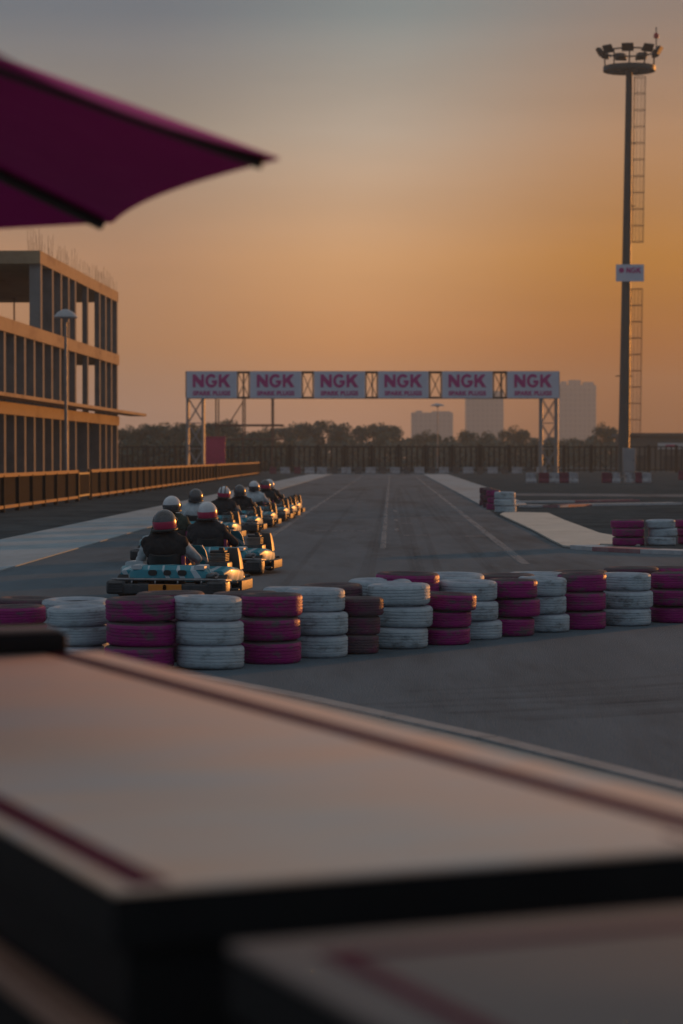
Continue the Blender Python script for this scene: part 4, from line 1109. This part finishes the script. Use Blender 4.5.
for i, (px, yt, w) in enumerate(spots):
    Y = (330 if px < 290 else 400) + tr_r.uniform(-12, 18)
    x = X_at(px, Y); z0 = ground_z(x, Y) - .1; h = Z_at(yt, Y) - z0
    near_ = 'on the earth mound' if px < 290 else 'in the hazy line past the fence'
    word = ('low' if h < 5.2 else 'tall' if h > 6.7 else 'round') + (' dry' if i % 5 in (2, 4) else ' green')
    t = thing('tree', f'{word} tree {near_}, {ORD[i]} counted from the building', 'tree', (x, Y, z0), tr_r.uniform(0, 6.28), 'trees beyond the track fence')
    tk, cr = TREES[i % 5]
    s = h / 6.1; k = w * .95
    for nme, me in (('trunk', tk), ('crown', cr)):
        o = link(nme, me, t); o.scale = (s * k, s * k, s)
# low scrub below the trees: one mass of shrubs nobody could count
bm = BM(); r = random.Random(9)
for k in range(24000):
    px = r.uniform(110, 700); Y = r.uniform(372, 392) if px > 290 else r.uniform(276, 296)
    x = X_at(px, Y); hmax = (3.4 if px < 290 else 4.0) + .5 * math.sin(px * .13) + .4 * math.sin(px * .31)
    p = Vector((x, Y, r.random() ** 1.2 * hmax)); s = r.uniform(.2, .5)
    n = Vector((r.gauss(0, 1), r.gauss(0, 1), r.gauss(0, 1))).normalized(); u = n.orthogonal().normalized() * s; w = n.cross(u).normalized() * s * .6
    bm.faces.new([bm.verts.new(p + q) for q in (u, w, -u, -w)])
o = link('scrub', mesh_of('scrub', bm, 'scrub', recalc=False)); tag(o, 'low hazy scrub under the trees beyond the end fence', 'scrub', kind='stuff')

# ------------------------------------------------------------------ haze
bm = BM(); box(bm, (0, 800, 28), (1700, 1780, 58))
hm = bpy.data.materials.new('haze'); hm.use_nodes = True; nt = hm.node_tree; nt.nodes.clear()
out = nt.nodes.new('ShaderNodeOutputMaterial'); pv = nt.nodes.new('ShaderNodeVolumePrincipled')
pv.inputs['Color'].default_value = (.70, .84, .94, 1); pv.inputs['Density'].default_value = .00042; pv.inputs['Anisotropy'].default_value = .25
nt.links.new(pv.outputs[0], out.inputs['Volume'])
hz_o = obj('haze', bm, hm); tag(hz_o, kind='stuff')

# ------------------------------------------------------------------ light
SUN_AZ, SUN_EL = R(37), R(3.6)                              # clockwise from +Y, the low sun off to the right
sd = Vector((math.sin(SUN_AZ) * math.cos(SUN_EL), math.cos(SUN_AZ) * math.cos(SUN_EL), math.sin(SUN_EL)))
ld = bpy.data.lights.new('sun', 'SUN'); ld.energy = 2.9; ld.angle = R(.6); ld.color = (1.0, .36, .07)
lo_ = bpy.data.objects.new('sun', ld); COL.objects.link(lo_); lo_.rotation_euler = (-sd).to_track_quat('-Z', 'Y').to_euler(); lo_.location = (30, 20, 40)
# sky colours measured by height (rows) at three bearings, lens vignette painted in
SKY_L = [(174, 134, 113), (180, 138, 114), (184, 130, 89), (187, 138, 104), (154, 140, 128), (109, 116, 126)]
SKY_M = [(187, 135, 106), (199, 143, 108), (216, 145, 84), (226, 168, 115), (193, 174, 156), (131, 141, 143)]
SKY_R = [(133, 71, 18), (145, 80, 18), (169, 94, 18), (183, 115, 27), (177, 131, 98), (137, 119, 112)]
TOP = [(.26, (114, 122, 130)), (.5, (128, 136, 144)), (1, (142, 145, 148))]
W = bpy.data.worlds.new('World'); S.world = W; W.use_nodes = True; nt = W.node_tree; L = nt.links.new
bg = nt.nodes['Background']
sky = nt.nodes.new('ShaderNodeTexSky'); sky.sky_type = 'NISHITA'; sky.sun_disc = False; sky.sun_elevation = SUN_EL; sky.sun_rotation = SUN_AZ
sky.dust_density = 4.0; sky.ozone_density = 1.5; sky.air_density = 1.0
tcw = nt.nodes.new('ShaderNodeTexCoord'); sp = nt.nodes.new('ShaderNodeSeparateXYZ'); L(tcw.outputs['Generated'], sp.inputs[0])
def ramp(stops):
    r = nt.nodes.new('ShaderNodeValToRGB'); e = r.color_ramp.elements
    r.color_ramp.interpolation = 'LINEAR'
    while len(e) < len(stops): e.new(.5)
    for q, (p, c) in zip(e, stops): q.position = p; q.color = lin(c)
    L(sp.outputs['Z'], r.inputs[0]); return r
# the dome's dusk colours by height, away from the sun and towards it
KZ = [0.0, .0180, .0450, .0805, .1330, .180]
left_ = ramp(list(zip(KZ, SKY_L)) + TOP)
mid_ = ramp(list(zip(KZ, SKY_M)) + TOP)
right_ = ramp(list(zip(KZ, SKY_R)) + TOP)
sun_ = ramp([(0.0, (205, 122, 70)), (.018, (220, 132, 66)), (.05, (232, 146, 58)), (.085, (230, 156, 76)), (.125, (218, 160, 104)), (.17, (198, 156, 118)), (.22, (184, 152, 126)), (.5, (156, 148, 142)), (1, (142, 145, 148))])
cool = ramp([(0.0, (96, 102, 112)), (.05, (102, 110, 122)), (.15, (106, 120, 136)), (.3, (108, 128, 148)), (.6, (130, 140, 150)), (1, (142, 145, 148))])
dp = nt.nodes.new('ShaderNodeVectorMath'); dp.operation = 'DOT_PRODUCT'; L(tcw.outputs['Generated'], dp.inputs[0]); dp.inputs[1].default_value = (math.sin(SUN_AZ), math.cos(SUN_AZ), 0)
def mrange(a, b):
    m = nt.nodes.new('ShaderNodeMapRange'); m.interpolation_type = 'SMOOTHSTEP'; m.inputs[1].default_value = math.cos(SUN_AZ - R(a)); m.inputs[2].default_value = math.cos(SUN_AZ - R(b)); L(dp.outputs['Value'], m.inputs[0]); return m
def blend(f, a, b):
    m = nt.nodes.new('ShaderNodeMix'); m.data_type = 'RGBA'; L(f.outputs[0], m.inputs[0]); L(a, m.inputs[6]); L(b, m.inputs[7]); return m.outputs[2]
c_ = blend(mrange(-45, -9), cool.outputs[0], left_.outputs[0])
c_ = blend(mrange(-6, .5), c_, mid_.outputs[0])
c_ = blend(mrange(-.5, 7), c_, right_.outputs[0])
c_ = blend(mrange(12, 30), c_, sun_.outputs[0])
mpw = nt.nodes.new('ShaderNodeMapping'); mpw.inputs['Scale'].default_value = (2.2, 2.2, 16); L(tcw.outputs['Generated'], mpw.inputs[0])
nz = nt.nodes.new('ShaderNodeTexNoise'); nz.inputs['Scale'].default_value = 2.4; nz.inputs['Detail'].default_value = 5; L(mpw.outputs[0], nz.inputs['Vector'])
mz = nt.nodes.new('ShaderNodeMapRange'); mz.inputs[1].default_value = .3; mz.inputs[2].default_value = .7; mz.inputs[3].default_value = .945; mz.inputs[4].default_value = 1.055; L(nz.outputs['Fac'], mz.inputs[0])
sc_ = nt.nodes.new('ShaderNodeVectorMath'); sc_.operation = 'SCALE'; L(c_, sc_.inputs[0]); L(mz.outputs[0], sc_.inputs['Scale']); c_ = sc_.outputs[0]
sk = nt.nodes.new('ShaderNodeMix'); sk.data_type = 'RGBA'; sk.blend_type = 'MULTIPLY'; sk.inputs[0].default_value = 1; L(sky.outputs[0], sk.inputs[6]); sk.inputs[7].default_value = (.10, .10, .10, 1)
m2 = nt.nodes.new('ShaderNodeMix'); m2.data_type = 'RGBA'; m2.inputs[0].default_value = .15; L(c_, m2.inputs[6]); L(sk.outputs[2], m2.inputs[7])
L(m2.outputs[2], bg.inputs['Color']); bg.inputs['Strength'].default_value = 1.0

S.view_settings.view_transform = 'Standard'; S.view_settings.look = 'None'; S.view_settings.exposure = 0; S.view_settings.gamma = 1
S.render.engine = 'CYCLES'
try:
    S.cycles.use_denoising = True; S.cycles.denoiser = 'OPENIMAGEDENOISE'
except Exception: pass
S.cycles.max_bounces = 6; S.cycles.volume_bounces = 1; S.cycles.sample_clamp_indirect = 4
